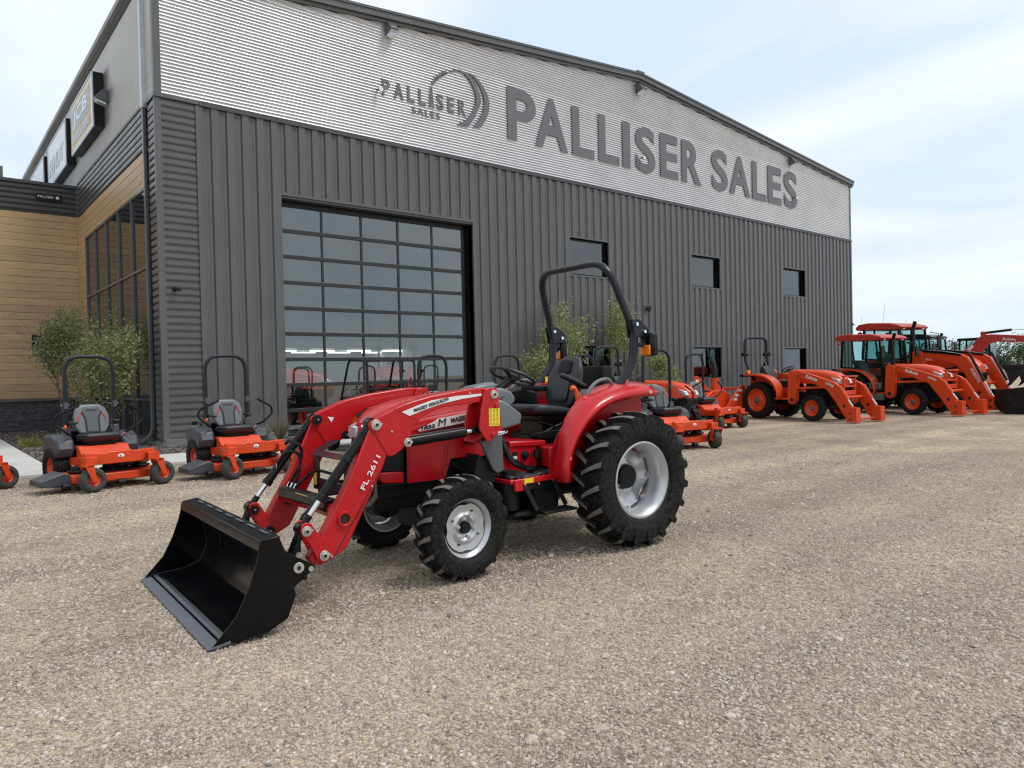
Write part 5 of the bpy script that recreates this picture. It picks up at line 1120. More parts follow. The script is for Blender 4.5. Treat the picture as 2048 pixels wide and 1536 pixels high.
# rear panel / body between fenders
G().box(-0.32, 0.66, -0.46, 0.46, 0.74, 0.93).build('rear_housing', 'red', T, bevel=0.02)
G().prism([(0.45, 0.93), (-0.35, 0.93), (-0.42, 1.35), (-0.15, 1.35), (0.0, 1.1), (0.40, 1.02)], -0.44, 0.44).build('seat_deck', 'plastic', T, bevel=0.02)
# --- seat
se = node('seat', T, (0.36, 0.0, 0.0))
g = G()
def cush(u, v):
    a = PI*2*v; cu_, su_ = math.cos(a), math.sin(a); e = 0.45; x = 0.26*math.copysign(abs(cu_)**e, cu_); y = 0.245*math.copysign(abs(su_)**e, su_); k = math.sin(PI*u); kk = k**0.5
    z = 1.235-0.055*math.cos(PI*u); return (x*kk+0.02, y*kk, z+0.03*(x*kk/.26)*(1 if u > .5 else .6)+(0.018*(abs(y*kk)/.245)**2 if u > .5 else 0))
g.grid(cush, 14, 40); g.build('cushion', 'vinyl', se, smooth=60)
g = G()
def back(u, v):
    a = PI*2*v; ca, sa = math.cos(a), math.sin(a); k = abs(math.sin(PI*u))**0.5; zz = 0.27*math.copysign(abs(sa)**.6, sa)*k; wd_ = 0.235-0.075*max(0, zz/.27)**2-0.02*max(0, -zz/.27); y = wd_*math.copysign(abs(ca)**.6, ca)*k; x = 0.05*math.cos(PI*u)
    xx = -0.33-0.16*(zz/.27)*.5+x*(1 if x > 0 else .9)+0.05*(y/.235)**2*(1 if x > 0 else .4); return (xx, y, 1.50+zz)
g.grid(back, 16, 44); g.build('backrest', 'vinyl', se, smooth=60)
g = G()
def pad(cx, cz, hw, hh, th_): 
    def f(u, v):
        a = PI*2*v; k = min(1, u*1.6)**.6 if u < .6 else 1; y = hw*math.copysign(abs(math.cos(a))**.4, math.cos(a))*k; zz = cz-1.5+hh*math.copysign(abs(math.sin(a))**.4, math.sin(a))*k; yy = y*(1-0.25*max(0, zz/.27))
        return (-0.33-0.16*(zz/.27)*.5+0.05+0.05*(yy/.235)**2+th_*(1-max(0, u-.5)*2), yy, 1.5+zz)
    return f
g.grid(pad(0, 1.66, 0.10, 0.07, 0.016), 6, 32); g.build('head_pad', 'plastic', se, smooth=60); g = G(); g.grid(pad(0, 1.44, 0.125, 0.125, 0.02), 6, 32); g.build('lumbar_pad', 'vinyl', se, smooth=60)
for s in (1, -1): G().bar((-0.33, s*.27, 1.46), (0.0, s*.29, 1.60-0.02), 0.055, 0.05).build('armrest', 'vinyl', se, bevel=0.02, seg=3) if s > 0 else G().bar((-0.30, s*.27, 1.44), (0.02, s*.29, 1.47), 0.055, 0.06).build('armrest', 'vinyl', se, bevel=0.02, seg=3)
G().box(-0.24, 0.2, -0.2, 0.2, 1.15, 1.20).box(-0.2, 0.14, -0.17, 0.17, 1.0, 1.15).bar((-0.2, .19, 1.02), (.2, .19, 1.14), .02, .03).bar((.2, .19, 1.02), (-.2, .19, 1.14), .02, .03).build('suspension', 'black', se, bevel=0.01)
G().prism([(0.22, 1.05), (-0.05, 1.06), (-0.1, 1.02), (0.1, 0.98), (0.24, 1.0)], .1, .24).cyl((0.24, .2, 1.02), (0.24, .25, 1.02), .03, 12).build('seat_slide', 'plastic', se, bevel=0.006)
# levers
g = G(); g.tube([(0.24, 0.42, 1.15), (0.27, 0.42, 1.38)], 0.008, 6); g.build('lever', 'black', T)
G().tube(fillet([(0.265, .42, 1.33), (0.285, .42, 1.42), (0.31, .42, 1.455), (0.35, .42, 1.455)], .03), [0.02]*9+[.022]*5 if False else 0.021, 10).build('lever_grip', 'orange_knob', T)
G().prism([(0.70, 1.40), (0.30, 1.46), (0.10, 1.40), (0.10, 1.25), (0.72, 1.36)], -0.52, -0.36).build('right_console', 'plastic', T, bevel=0.03)
G().tube([(0.86, -0.30, 1.40), (0.80, -.38, 1.42), (0.5, -.48, 1.47)], 0.035, 10).build('joystick_tower', 'gplast', T, bevel=0.0)
G().prism([(0.9, 1.48), (0.62, 1.52), (0.5, 1.46), (0.85, 1.38)], -0.62, -0.42).build('right_hand_panel', 'gplast', T, bevel=0.03)
g = G(); 
for k in range(5): g.tube([(0.78-.06*k, -.36, 1.38), (0.76-.06*k, -.34, 1.45)], .008, 6)
g.build('control_levers', 'orange_knob', T)
# --- roll bar
rb = node('roll_bar', T)
lg_ = fillet([(-0.02, 0.60, 1.40), (-0.16, 0.60, 1.53), (-0.30, 0.60, 1.68), (-0.32, 0.60, 1.98)], 0.16, 5)
for s in (1, -1): G().tube([(p[0], s*p[1], p[2]) for p in lg_], 1, sect=sq(0.060, 0.078), up=(0,1,0)).build('post', 'rops', rb, smooth=50)
hp = fillet([(-0.32, 0.60, 1.98), (-0.06, 0.50, 2.655), (-0.06, -0.50, 2.655), (-0.32, -0.60, 1.98)], [0.22, 0.22], 8)
G().tube(hp, 1, sect=sq(0.070, 0.056), up=(0,1,0)).build('hoop', 'rops', rb, smooth=50)
for s in (1, -1):
    G().prism([(-0.25, 2.10), (-0.35, 2.10), (-0.47, 2.02), (-0.45, 1.93), (-0.28, 1.92)], *sorted((s*.635, s*.65))).prism([(-0.25, 2.10), (-0.35, 2.10), (-0.47, 2.02), (-0.45, 1.93), (-0.28, 1.92)], *sorted((s*.55, s*.565))).build('hinge_plate', 'rops', rb, bevel=0.004)
    G().cyl((-0.30, s*.54, 2.05), (-0.30, s*.67, 2.05), .018, 10).cyl((-0.41, s*.54, 1.98), (-0.41, s*.67, 1.98), .018, 10).build('hinge_pin', 'chrome', rb)
    lt = node('flasher_lamp', rb, (-0.46, s*0.66, 1.85))
    G().box(-0.06, 0.04, -0.085, 0.085, -0.11, 0.12).build('lamp_housing', 'black', lt, bevel=0.03, seg=3); G().box(0.03, 0.055, -0.07, 0.06, -0.10, 0.0).build('amber_lens', 'amber', lt, bevel=0.01); G().box(-0.075, -0.055, -0.07, 0.06, -0.09, 0.03).build('rear_lens', 'redlens', lt, bevel=0.01)
    G().tube([(0.0, 0, 0.11), (0.02, 0, 0.16)], 0.02, 8).bar((0.14, -s*.08, 0), (0, 0, 0), .04, .04).build('lamp_bracket', 'rops', lt)
G().box(-0.20, -0.16, -0.66, -0.56, 1.50, 1.56).build('warning_decal', 'yellow', rb)
# rear hitch and pto gear just visible behind
g = G(); g.box(-0.75, -0.35, -0.3, 0.3, 0.6, 0.9); g.tube([(-0.4, 0.42, 1.0), (-0.95, 0.42, 0.7)], 0.025, 8); g.tube([(-0.4, -0.42, 1.0), (-0.95, -0.42, 0.7)], 0.025, 8); g.cyl((-.4, .3, 1.25), (-.45, .3, 1.05), .04, 10); g.tube([(-.4, .1, 1.3), (-.75, .05, 1.05)], .03, 8)
g.build('rear_hitch', 'plastic', T, bevel=0.008); G().lathe([(0.02, 0), (0.05, 0.0), (0.055, 0.02), (0.03, 0.03)], 16, (-0.42, 0.50, 1.30)).build('lift_eye', 'zinc', T); G().ball((-0.42, .5, 1.16), .025, .025, .05).build('hitch_knob', 'red_knob', T)
G().box(-0.52, -0.38, -0.3, 0.1, 1.42, 1.66).build('tool_box', 'plastic', rb, bevel=0.01)
# ================================================================== ORANGE TRACTORS
def simple_wheel(parent, name, x, y, Ro, W, rr, side, nl, rim_m='orange', steer=0, lugs=True, rm='rubber'):
    n_ = node(name, parent, (x, y, Ro), (0, 0, steer+(0 if side > 0 else PI)))
    if lugs: ty = lug_tyre(Ro, W, rr, nl, Ro*.055, Ro*.065); ty.build('tyre', ['rubber', 'rubber'], n_, smooth=42)
    else:
        w2 = W/2; g = G().lathe([(rr, -w2*.75), (rr+.01, -w2*.9), (rr+(Ro-rr)*.5, -w2), (Ro*.93, -w2*.9), (Ro, -w2*.55), (Ro, w2*.55), (Ro*.93, w2*.9), (rr+(Ro-rr)*.5, w2), (rr+.01, w2*.9), (rr, w2*.75)], 36)
        g.build('tyre', rm, n_, smooth=50)
    rim_geo(rr, W/2-.03, -W/2+.03).build('rim', rim_m, n_, smooth=50)
    g = G(); g.lathe([(rr-.05, W/2-.10), (rr*.8, W/2-.08), (rr*.55, W/2-.11), (rr*.45, W/2-.07), (rr*.30, W/2-.07)], 30)
    for k in range(8): a = k*PI/4; g.cyl((rr*.68*math.cos(a), W/2-.10, rr*.68*math.sin(a)), (rr*.68*math.cos(a), W/2-.075, rr*.68*math.sin(a)), rr*.05, 6)
    g.build('wheel_disc', rim_m, n_, smooth=50)
    G().lathe([(rr*.30, W/2-.12), (rr*.30, W/2-.05), (rr*.2, W/2-.03), (.001, W/2-.03)], 16).build('hub', 'gmet', n_)
    return n_
def orange_tractor(lab, loc, hd, sc=1.0, cab=False, loader='A', Rr=0.59, roof='orange_red', words=True, boomtop='orange', group='orange tractors lined up at the wall', model='LA525', rops_h=2.61, rx=1.08, hw=.62):
    t = thing('orange_tractor', lab, 'tractor', (loc[0], loc[1], 0), R(hd), group); t.scale = (sc, sc, sc)
    for s in (1, -1):
        simple_wheel(t, 'rear_wheel', 0, s*.60, Rr, .32, Rr*.60, s, 20)
        simple_wheel(t, 'front_wheel', 2.03, s*.62, .395, .24, .235, s, 16)
    G().box(-.2, 1.2, -.2, .2, .45, .85).box(1.2, 2.5, -.15, .15, .45, .8).box(-.3, .25, -.55, .55, .5, .75).cyl((2.03, -.6, .395), (2.03, .6, .395), .07, 12).box(1.45, 2.35, -.22, .22, .75, 1.1).build('chassis', 'plastic', t, bevel=.02)
    # hood
    g = G(); secs = []
    for i in range(15):
        x = 1.0+1.68*i/14; u = i/14; zt = 1.53-.06*u-.25*max(0, u-.45)**2*2.2; wd = .30-.03*u-(0.10*max(0, u-.85)/.15); zt -= .10*max(0, u-.9)/.1
        secs.append((x, [(0, zt+.01), (wd*.6, zt), (wd*.9, zt-.05), (wd, zt-.13), (wd*1.02, 1.02 if u > .5 else 1.1)]))
    for s in (1, -1):
        v = [(x, s*y, z) for x, c in secs for y, z in c]; g.add(v, [(i*5+j, (i+1)*5+j, (i+1)*5+j+1, i*5+j+1) for i in range(14) for j in range(4)])
    c = secs[-1][1]; fr = [(2.68, y, z) for y, z in c]+[(2.68, -y, z) for y, z in c[:0:-1]]; g.add(fr, [tuple(range(len(fr)))])
    g.build('hood', 'orange', t, smooth=50)
    G().prism([(2.2, .80), (2.66, .80), (2.70, 1.0), (2.66, 1.04), (2.2, 1.04)], -.26, .26).build('grille', 'black', t, bevel=.03)
    for s in (1, -1): G().prism([(2.40, 1.29), (2.62, 1.22), (2.69, 1.10), (2.60, 1.09), (2.42, 1.2)], *sorted((s*.12, s*.285))).build('headlight', 'lampglass', t, bevel=.015)
    g = G(); rs_ = random.Random(3)
    for k in range(14):
        x_, z_ = rs_.uniform(1.3, 2.1), rs_.uniform(.72, 1.02)
        for s in (1, -1): g.box(x_, x_+rs_.uniform(.03, .10), s*.21, s*.29, z_, z_+rs_.uniform(.02, .08))
    for s in (1, -1): g.tube([(1.35, s*.3, 1.15), (1.5, s*.33, .95), (1.9, s*.3, .88), (2.1, s*.26, 1.02)], .014, 5)
    g.build('engine_fittings', 'plastic', t); G().box(1.02, 1.10, -.305, -.3, 1.0, 1.06).build('warning_decal', 'yellow', t)
    # cowl, floor, fenders
    G().prism([(1.02, 1.50), (.80, 1.42), (.78, 1.1), (1.02, .9)], -.24, .24).build('cowl', 'plastic', t, bevel=.03)
    G().box(.55, 1.15, -.6, .6, .62, .67).build('platform', 'orange', t, bevel=.01)
    G().prism([(.55, .67), (.95, .67), (.9, 1.0), (.55, .95)], -.25, .25).build('centre_housing', 'orange', t, bevel=.02)
    for s in (1, -1):
        o_ = fillet([(.82, 0, .62), (.84, 0, .85), (.70, 0, 1.13), (.43, 0, 1.33), (.03, 0, 1.41), (-.50, 0, 1.40)], .15, 3); g = G(); tp = []; 
        for p in o_: tp += [(p.x-.01, s*.77, p.z-.05), (p.x, s*.76, p.z), (p.x-.005, s*.43, p.z+.01)]
        g.add(tp, [(i*3+j, (i+1)*3+j, (i+1)*3+j+1, i*3+j+1) for i in range(len(o_)-1) for j in range(2)]); f = g.build('fender', 'orange', t, smooth=50); m = f.modifiers.new('t', 'SOLIDIFY'); m.thickness = .015
        G().prism([(p.x-.01, p.z) for p in o_]+[(-.5, .8), (.4, .62)], *sorted((s*.43, s*.445))).build('fender_wall', 'orange', t, smooth=None)
        G().box(-.66, -.5, *sorted((s*.46, s*.76)), 1.32, 1.41).build('tail_lamp', 'black', t, bevel=.02)
    st_ = node('seat', t)
    G().box(.02, .45, -.22, .22, 1.12, 1.22).build('cushion', 'vinyl', st_, bevel=.04, seg=3); G().prism([(.06, 1.2), (-.06, 1.2), (-.30, 1.62), (-.24, 1.69), (-.16, 1.66), (0, 1.42)], -.23, .23).build('backrest', 'vinyl', st_, bevel=.05, seg=3); G().box(-.1, .4, -.2, .2, .85, 1.12).build('seat_base', 'black', st_)
    swn = node('steering_wheel', t, (.62, 0, 1.55), (0, R(-28), 0)); g = G(); g.tube([(.19*math.cos(k*PI/12), .19*math.sin(k*PI/12), 0) for k in range(24)], .015, 6, closed=True); g.bar((-.19, 0, 0), (.19, 0, 0), .03, .012).bar((0, 0, 0), (0, .19, 0), .03, .012); g.build('wheel_rim', 'vinyl', swn); G().tube([(0, 0, 0), (.05, 0, -.3)], .03, 8).build('column', 'plastic', swn)
    if not cab:
        rb = node('roll_bar', t); z = rops_h
        G().tube(fillet([(-.30, -.5, 1.2), (-.45, -.5, 1.45), (-.67, -.5, 1.85), (-.67, -.5, z-.02), (-.67, .5, z-.02), (-.67, .5, 1.85), (-.45, .5, 1.45), (-.30, .5, 1.2)], [.2, .25, .2, .2, .25, .2], 5), 1, sect=sq(.075, .075), up=(1,0,0)).build('hoop', 'rops', rb, smooth=50)
        for s in (1, -1): G().cyl((-.67, s*.38, 2.05), (-.67, s*.62, 2.05), .055, 12).cyl((-.70, s*.56, 2.05), (-.60, s*.56, 2.05), .07, 12).build('hinge', 'black', rb); G().cyl((-.46, s*.60, 1.48), (-.40, s*.60, 1.48), .07, 14).build('lamp', 'amber', rb)
        G().prism([(-.42, 0), (0, 0), (-.21, .36)], 0, .02, 'y').build('slow_moving_sign', 'black', rb, loc=(-.2, .1, 1.45)) 
    else:
        cb = node('cab', t); zr = 2.42
        P = {'a': (-.40, 1.45), 'b': (-.33, zr-.08), 'c': (rx-.12, zr-.10), 'd': (rx, 1.50), 'e': (rx, .72), 'f': (.72, .72), 'k': (.1, 1.42)}
        for s in (1, -1):
            y = s*hw; g = G()
            for p, q, w_ in (('a', 'b', .07), ('b', 'c', .05), ('c', 'e', .06), ('e', 'f', .06), ('a', 'k', .05)): g.bar((P[p][0], y, P[p][1]), (P[q][0], y, P[q][1]), .05, w_, up=(0,1,0))
            g.tube([(.72, y, .72), (.68, y, 1.0), (.5, y, 1.25), (.1, y, 1.42)], .028, 8); g.bar((.10, y, 1.42), (-.02, y, zr-.08), .035, .04, up=(0,1,0)); g.build('pillar', 'black', cb)
            G().prism([(-.36, 1.48), (-.30, zr-.1), (rx-.14, zr-.12), (rx-.02, .76), (.75, .76), (.68, 1.02), (.5, 1.28), (.1, 1.44)], *sorted((y-.006, y+.006))).build('side_window', 'glass_cab', cb, smooth=None)
            G().tube([(rx, s*.66, 2.2), (rx+.15, s*.85, 2.15), (rx+.15, s*.85, 2.0)], .014, 6).box(rx+.13, rx+.17, *sorted((s*.78, s*.95)), 1.75, 2.08).build('mirror', 'black', cb, bevel=.01)
        G().add([(rx+.02, -hw, 1.5), (rx+.02, hw, 1.5), (rx-.1, hw, zr-.12), (rx-.1, -hw, zr-.12)], [(0,1,2,3)]).build('windscreen', 'glass_cab', cb, smooth=None); G().add([(-.40, -hw, 1.45), (-.40, hw, 1.45), (-.34, hw, zr-.12), (-.34, -hw, zr-.12)], [(0,1,2,3)]).build('rear_window', 'glass_cab', cb, smooth=None)
        G().prism([(-.62, zr-.02), (-.60, zr-.10), (-.45, zr-.12), (rx-.1, zr-.14), (rx, zr-.08), (rx-.1, zr-.01), (rx-.4, zr+.06), (-.2, zr+.10), (-.5, zr+.07)], -hw-.04, hw+.04).build('roof', roof, cb, bevel=.04, seg=3)
        for s in (1, -1): G().ball((rx-.08, s*.45, zr-.12), .05, .06, .04).build('work_light', 'lampglass', cb); G().ball((-.45, s*.66, zr-.20), .07, .06, .05).build('rear_light', 'redlens', cb)
        G().box(-.3, 1.0, -.68, .68, .75, .95).box(.45, 1.1, -.74, -.6, .42, .62).box(.45, 1.1, .6, .74, .42, .62).build('cab_floor', 'gmet', cb, bevel=.02)
        G().cyl((rx+.16, -.40, 1.4), (rx+.16, -.40, 2.3), .06, 12).cyl((rx+.16, -.40, 2.25), (rx+.24, -.40, 2.48), .05, 12).build('exhaust_stack', 'black', t)
        G().cyl((-.5, .5, zr), (-.42, .5, zr+.75), .004, 4).build('antenna', 'black', t)
    if loader:
        ld = node('loader', t)
        if loader == 'A':
            bm = [(1.18, 1.44), (1.25, 1.50), (1.40, 1.505), (1.9, 1.39), (2.41, 1.235), (2.75, 1.12), (2.90, 1.0), (3.02, .82), (3.28, .42), (3.32, .12), (3.22, .08), (3.02, .18), (2.72, .62), (2.52, .90), (2.36, .98), (2.25, .99), (1.9, 1.17), (1.5, 1.30), (1.22, 1.34)]; el = (2.80, 1.02); tip = (3.24, .16); at = (3.2, 3.42, .03, .44); bc = ((2.86, 1.0), (3.26, .48))
            mst = [(1.14, 1.46), (1.24, 1.50), (1.44, 1.44), (1.42, .93), (1.38, .58), (1.28, .48), (1.14, .52), (1.10, .7), (1.12, 1.0)]
        else:
            bm = [(1.18, 1.58), (1.25, 1.64), (1.5, 1.64), (2.0, 1.58), (2.45, 1.50), (2.60, 1.42), (2.70, 1.26), (3.20, .34), (3.22, .12), (3.10, .08), (2.96, .20), (2.50, 1.05), (2.36, 1.22), (2.1, 1.32), (1.6, 1.44), (1.22, 1.48)]; el = (2.55, 1.36); tip = (3.12, .18); at = (3.15, 3.3, .05, .4); bc = ((2.62, 1.50), (3.22, .40))
            mst = [(1.14, 1.60), (1.24, 1.66), (1.44, 1.6), (1.42, .93), (1.38, .58), (1.28, .48), (1.14, .52), (1.10, .7), (1.12, 1.0)]
        for s in (1, -1):
            y0, y1 = sorted((s*.58, s*.48)); G().prism(bm, y0, y1).build('boom', 'orange', ld, bevel=.008)
            G().prism(mst, *sorted((s*.46, s*.62))).build('mast', 'orange', ld, bevel=.01); G().cyl((1.26, s*.45, .62), (1.26, s*.63, .62), .06, 16).build('mast_hole', 'ink', ld)
            G().cyl((1.42, s*.53, .97), (2.32, s*.53, 1.0 if loader == 'A' else 1.18), .03, 10).build('lift_cylinder', 'orange' if loader == 'A' else 'black', ld)
            g = G(); g.cyl((bc[0][0], s*.53, bc[0][1]+.05), (bc[0][0]*.35+bc[1][0]*.65, s*.53, bc[0][1]*.35+bc[1][1]*.65), .034, 12); g.build('bucket_cylinder', 'orange' if loader == 'A' else 'black', ld); G().cyl((bc[0][0]*.36+bc[1][0]*.64, s*.53, bc[0][1]*.36+bc[1][1]*.64), (bc[1][0], s*.53, bc[1][1]), .018, 10).build('rod', 'chrome', ld)
            if loader == 'A': G().cyl((2.45, s*.53, .92), (3.05, s*.53, .20), .016, 8).build('guide_link', 'orange', ld)
            G().cyl((tip[0]-.22, s*.475, tip[1]+.32), (tip[0]-.22, s*.585, tip[1]+.32), .045, 16).build('arm_hole', 'ink', ld)
            G().prism([(at[0], at[3]+.02), (at[1], at[3]), (at[1]+.02, at[2]+.05), (at[1]-.04, at[2]), (at[0]-.08, at[2]), (at[0]-.1, at[2]+.12)], *sorted((s*.44, s*.47))).prism([(at[0], at[3]+.02), (at[1], at[3]), (at[1]+.02, at[2]+.05), (at[1]-.04, at[2]), (at[0]-.08, at[2]), (at[0]-.1, at[2]+.12)], *sorted((s*.60, s*.63))).box(at[1]-.02, at[1]+.01, *sorted((s*.44, s*.63)), at[2], at[3]).build('quick_attach', 'orange', ld, bevel=.006)
            for dz in (.09, .25): G().cyl((at[0]+.05, s*.635, at[2]+dz), (at[0]+.05, s*.638, at[2]+dz), .03, 10).build('attach_hole', 'ink', ld)
            if boomtop != 'orange': G().prism([(1.2, 1.655), (1.5, 1.66), (2.0, 1.60), (2.45, 1.52), (2.44, 1.46), (2.0, 1.53), (1.5, 1.585), (1.2, 1.58)], *sorted((s*.465, s*.60))).build('boom_cover', boomtop, ld, bevel=.01)
            if words:
                X_ = (1 if s < 0 else -1)
                if loader == 'A':
                    ox = 1.75 if s < 0 else 2.1; text('lettering', 'Kubota', .1, 'white', ld, (ox, s*.582, 1.285 if s < 0 else 1.19), (X_, 0, -.29*X_), (.29, 0, 1), width=.40, bold=.02)
                    text('lettering', model, .1, 'white', ld, (2.43 if s < 0 else 2.72, s*.582, 1.10 if s < 0 else .96), (X_, 0, -.42*X_), (.42, 0, 1), width=.26, bold=.02)
                else: text('lettering', 'KUBOTA', .1, 'white', ld, (2.68 if s < 0 else 2.95, s*.582, 1.10 if s < 0 else .6), (.48*X_, 0, -.88*X_), (.88, 0, .48), width=.42, bold=.02)
        G().cyl((tip[0]-.4, -.5, tip[1]+.55), (tip[0]-.4, .5, tip[1]+.55), .045, 14).cyl((at[0]+.1, -.5, .12), (at[0]+.1, .5, .12), .025, 10).build('cross_tube', 'orange', ld)
        if loader == 'A': G().box(2.74, 2.80, -.27, -.23, .75, 1.32).box(2.74, 2.80, .23, .27, .75, 1.32).box(2.70, 2.86, -.27, .27, 1.29, 1.325).box(2.76, 2.80, -.23, .23, 1.0, 1.04).box(2.76, 2.80, -.23, .23, .78, .9).build('grille_guard', 'orange', t, bevel=.008)
    text('lettering', 'Kubota', .1, 'white', t, (1.25, -.305, 1.37), (1,0,-.05), (0,0,1), width=.26, bold=.02) if words else None
    return t
orange_tractor('compact orange tractor with an open roll bar and loader, nearest the far wall corner', (16.647, -6.213), -100.77, model='LA526')
orange_tractor('orange tractor with closed cab and flat red roof, second machine in the far row', (20.94, -7.20), -100.77, sc=1.07, cab=True, Rr=.66, model='LA1065')
orange_tractor('largest orange cab tractor with black topped loader arms, behind the flat roofed one', (23.9, -6.75), -101, sc=1.27, cab=True, loader='B', Rr=.66, boomtop='black', rx=.86)
orange_tractor('dark roofed cab tractor half hidden behind the largest orange one', (31.5, -4.6), -95, sc=1.20, cab=True, loader=None, Rr=.66, roof='black', words=False)
t = orange_tractor('small orange tractor with white headlights between the mowers', (10.35, -5.45), -92, sc=.88, loader=None, words=False)
orange_tractor('orange tractor inside the showroom behind the lower left door panes', (2.1, 2.9), -18, sc=1.25, loader=None, words=True, Rr=.66, group='orange tractors inside the showroom')
orange_tractor('orange tractor with loader inside the showroom behind the right door panes', (8.9, 4.2), -125, sc=1.3, loader='A', words=True, group='orange tractors inside the showroom')
orange_tractor('red and orange cab tractor inside behind the middle low window', (22.0, 3.2), -170, sc=1.2, cab=True, loader='A', words=False, group='orange tractors inside the showroom')

# ================================================================== MOWERS
def mower(lab, loc, hd, sh=0.0, arms=True):
    t = thing('riding_mower', lab, 'mower', (loc[0], loc[1], 0), R(hd), 'orange zero turn mowers facing the yard')
    for s in (1, -1):
        n_ = node('rear_wheel', t, (0, s*.50, .30), (0, 0, 0 if s > 0 else PI))
        g = G().lathe([(.155, -.09), (.17, -.11), (.24, -.125), (.28, -.115), (.295, -.07), (.295, .07), (.28, .115), (.24, .125), (.17, .11), (.155, .09)], 36)
        for k in range(30):
            for j in range(6):
                a = 2*PI*(k+.5*(j % 2))/30; y = -.10+j*.04; p = Vector((.298*math.cos(a), y, .298*math.sin(a))); M_ = Matrix.Translation(p) @ Matrix.Rotation(-a, 4, 'Y'); g.box(-.01, .008, -.013, .013, -.022, .022, M_)
        g.build('tyre', 'rubber', n_, smooth=40); rim_geo(.16, .09, -.09).lathe([(.11, .03), (.06, .05), (.05, .07), (.001, .07)], 20).build('rim', 'orange', n_, smooth=50)
        c = node('caster_wheel', t, (1.24, s*.50, .185), (0, 0, R(-86)))
        G().lathe([(.085, -.06), (.095, -.075), (.135, -.085), (.172, -.066), (.184, -.033), (.186, 0), (.184, .033), (.172, .066), (.135, .085), (.095, .075), (.085, .06)], 32, (-.07, 0, 0)).build('tyre', 'rubber_grey', c, smooth=60)
        G().lathe([(.09, -.062), (.06, -.045), (.03, -.075), (.001, -.075)], 20, (-.07, 0, 0)).lathe([(.09, .062), (.06, .045), (.03, .075), (.001, .075)], 20, (-.07, 0, 0)).build('rim', 'orange', c, smooth=50)
        fk = G()
        for q in (1, -1): fk.prism([(-.10, -.03), (-.04, -.03), (.06, .20), (.03, .235), (-.05, .225)], *sorted((q*.092, q*.105)))
        fk.box(-.05, .06, -.105, .105, .20, .235); fk.cyl((.0, 0, .2), (.0, 0, .34), .035, 12); fk.cyl((-.07, -.11, 0), (-.07, .11, 0), .014, 8); fk.build('fork', 'orange', c, bevel=.003)
        G().prism([(.30, .34), (1.10, .36), (1.22, .42), (1.24, .50), (1.14, .52), (.3, .46)], *sorted((s*.36, s*.42))).box(1.12, 1.26, *sorted((s*.36, s*.53)), .40, .52).build('frame_rail', 'orange', t, bevel=.006)
        # side pod
        pd = [(-.30, .52), (-.34, .70), (-.22, .80), (.12, .82), (.30, .74), (.36, .60), (.32, .46), (.05, .44)]
        G().prism(pd, *sorted((s*.35, s*.61))).build('side_pod', 'slate', t, bevel=.045, seg=3)
        if arms:
            g = G(); g.tube(fillet([(.30, s*.40, .80), (.42, s*.50, .86), (.40, s*.66, 1.0), (.42, s*.63, 1.12), (.52, s*.34, 1.26)], .08, 4), .0185, 8); g.build('control_lever', 'plastic', t); G().tube([(.26, s*.36, .74), (.34, s*.43, .82)], .012, 8).build('lever_rod', 'chrome', t)
        G().box(.0, .26, *sorted((s*.27, s*.35)), .965, 1.01).build('armrest', 'vinyl', t, bevel=.018, seg=3)
        G().box(-.06, .06, *sorted((s*.31, s*.41)), .42, .92).build('bar_socket', 'gmet', t, bevel=.008); G().cyl((0, s*.30, 1.26), (0, s*.43, 1.26), .016, 8).cyl((.04, s*.36, 1.21), (.04, s*.36, 1.31), .03, 8).build('hinge', 'gmet', t)
    rbm = G().tube(fillet([(0, -.36, .6), (0, -.36, 2.03), (0, .36, 2.03), (0, .36, .6)], .26, 7), 1, sect=sq(.062, .055), up=(0,1,0)); rbm.build('roll_bar', 'rops', t, smooth=50)
    G().box(-.35, .45, -.34, .34, .38, .62).box(-.5, -.1, -.3, .3, .5, .85).build('engine_body', 'plastic', t, bevel=.02)
    # seat
    se = node('seat', t)
    G().prism([(.52, .72), (.55, .79), (.50, .825), (.1, .80), (.04, .74), (.1, .69), (.48, .68)], -.25, .25).build('cushion', 'vinyl', se, bevel=.035, seg=3)
    G().box(.05, .45, -.2, .2, .60, .69).build('seat_base', 'black', se)
    bo = [(-.19, .80), (-.26, .92), (-.262, 1.08), (-.22, 1.20), (-.13, 1.262), (.13, 1.262), (.22, 1.20), (.262, 1.08), (.26, .92), (.19, .80)]
    def rec(pts, a, b, tilt=-.22): 
        g = G().prism(pts, a, b, 'x'); g.v = [(x+tilt*(z-.8), y, z) for x, y, z in g.v]; return g
    rec(bo, .045, .12).build('backrest', 'gplast', se, bevel=.03, seg=3)
    rec([(-.085, .83), (-.09, 1.05), (-.14, 1.16), (-.10, 1.22), (.10, 1.22), (.14, 1.16), (.09, 1.05), (.085, .83)], .118, .130).build('centre_panel', 'gmet', se, bevel=.006)
    for s in (1, -1): rec([(s*.105, .83), (s*.11, 1.05), (s*.155, 1.14), (s*.135, 1.15), (s*.092, 1.05), (s*.088, .83)], .118, .131).build('dark_band', 'vinyl', se, smooth=None); rec([(s*.165, 1.14), (s*.205, 1.06), (s*.21, .99), (s*.195, .99), (s*.19, 1.05), (s*.15, 1.12)], .120, .127).build('red_flash', 'redlens', se, smooth=None)
    text('lettering', 'Kubota', .05, 'ink', se, (.118-.22*.36+.012, -.075, 1.155), (0,1,0), (-.22,0,1), width=.15, bold=.02)
    # foot platform
    G().prism([(.42, .62), (.50, .63), (.62, .52), (1.04, .47), (1.04, .43), (.42, .40)], -.36, .36).build('foot_platform', 'orange', t, bevel=.008)
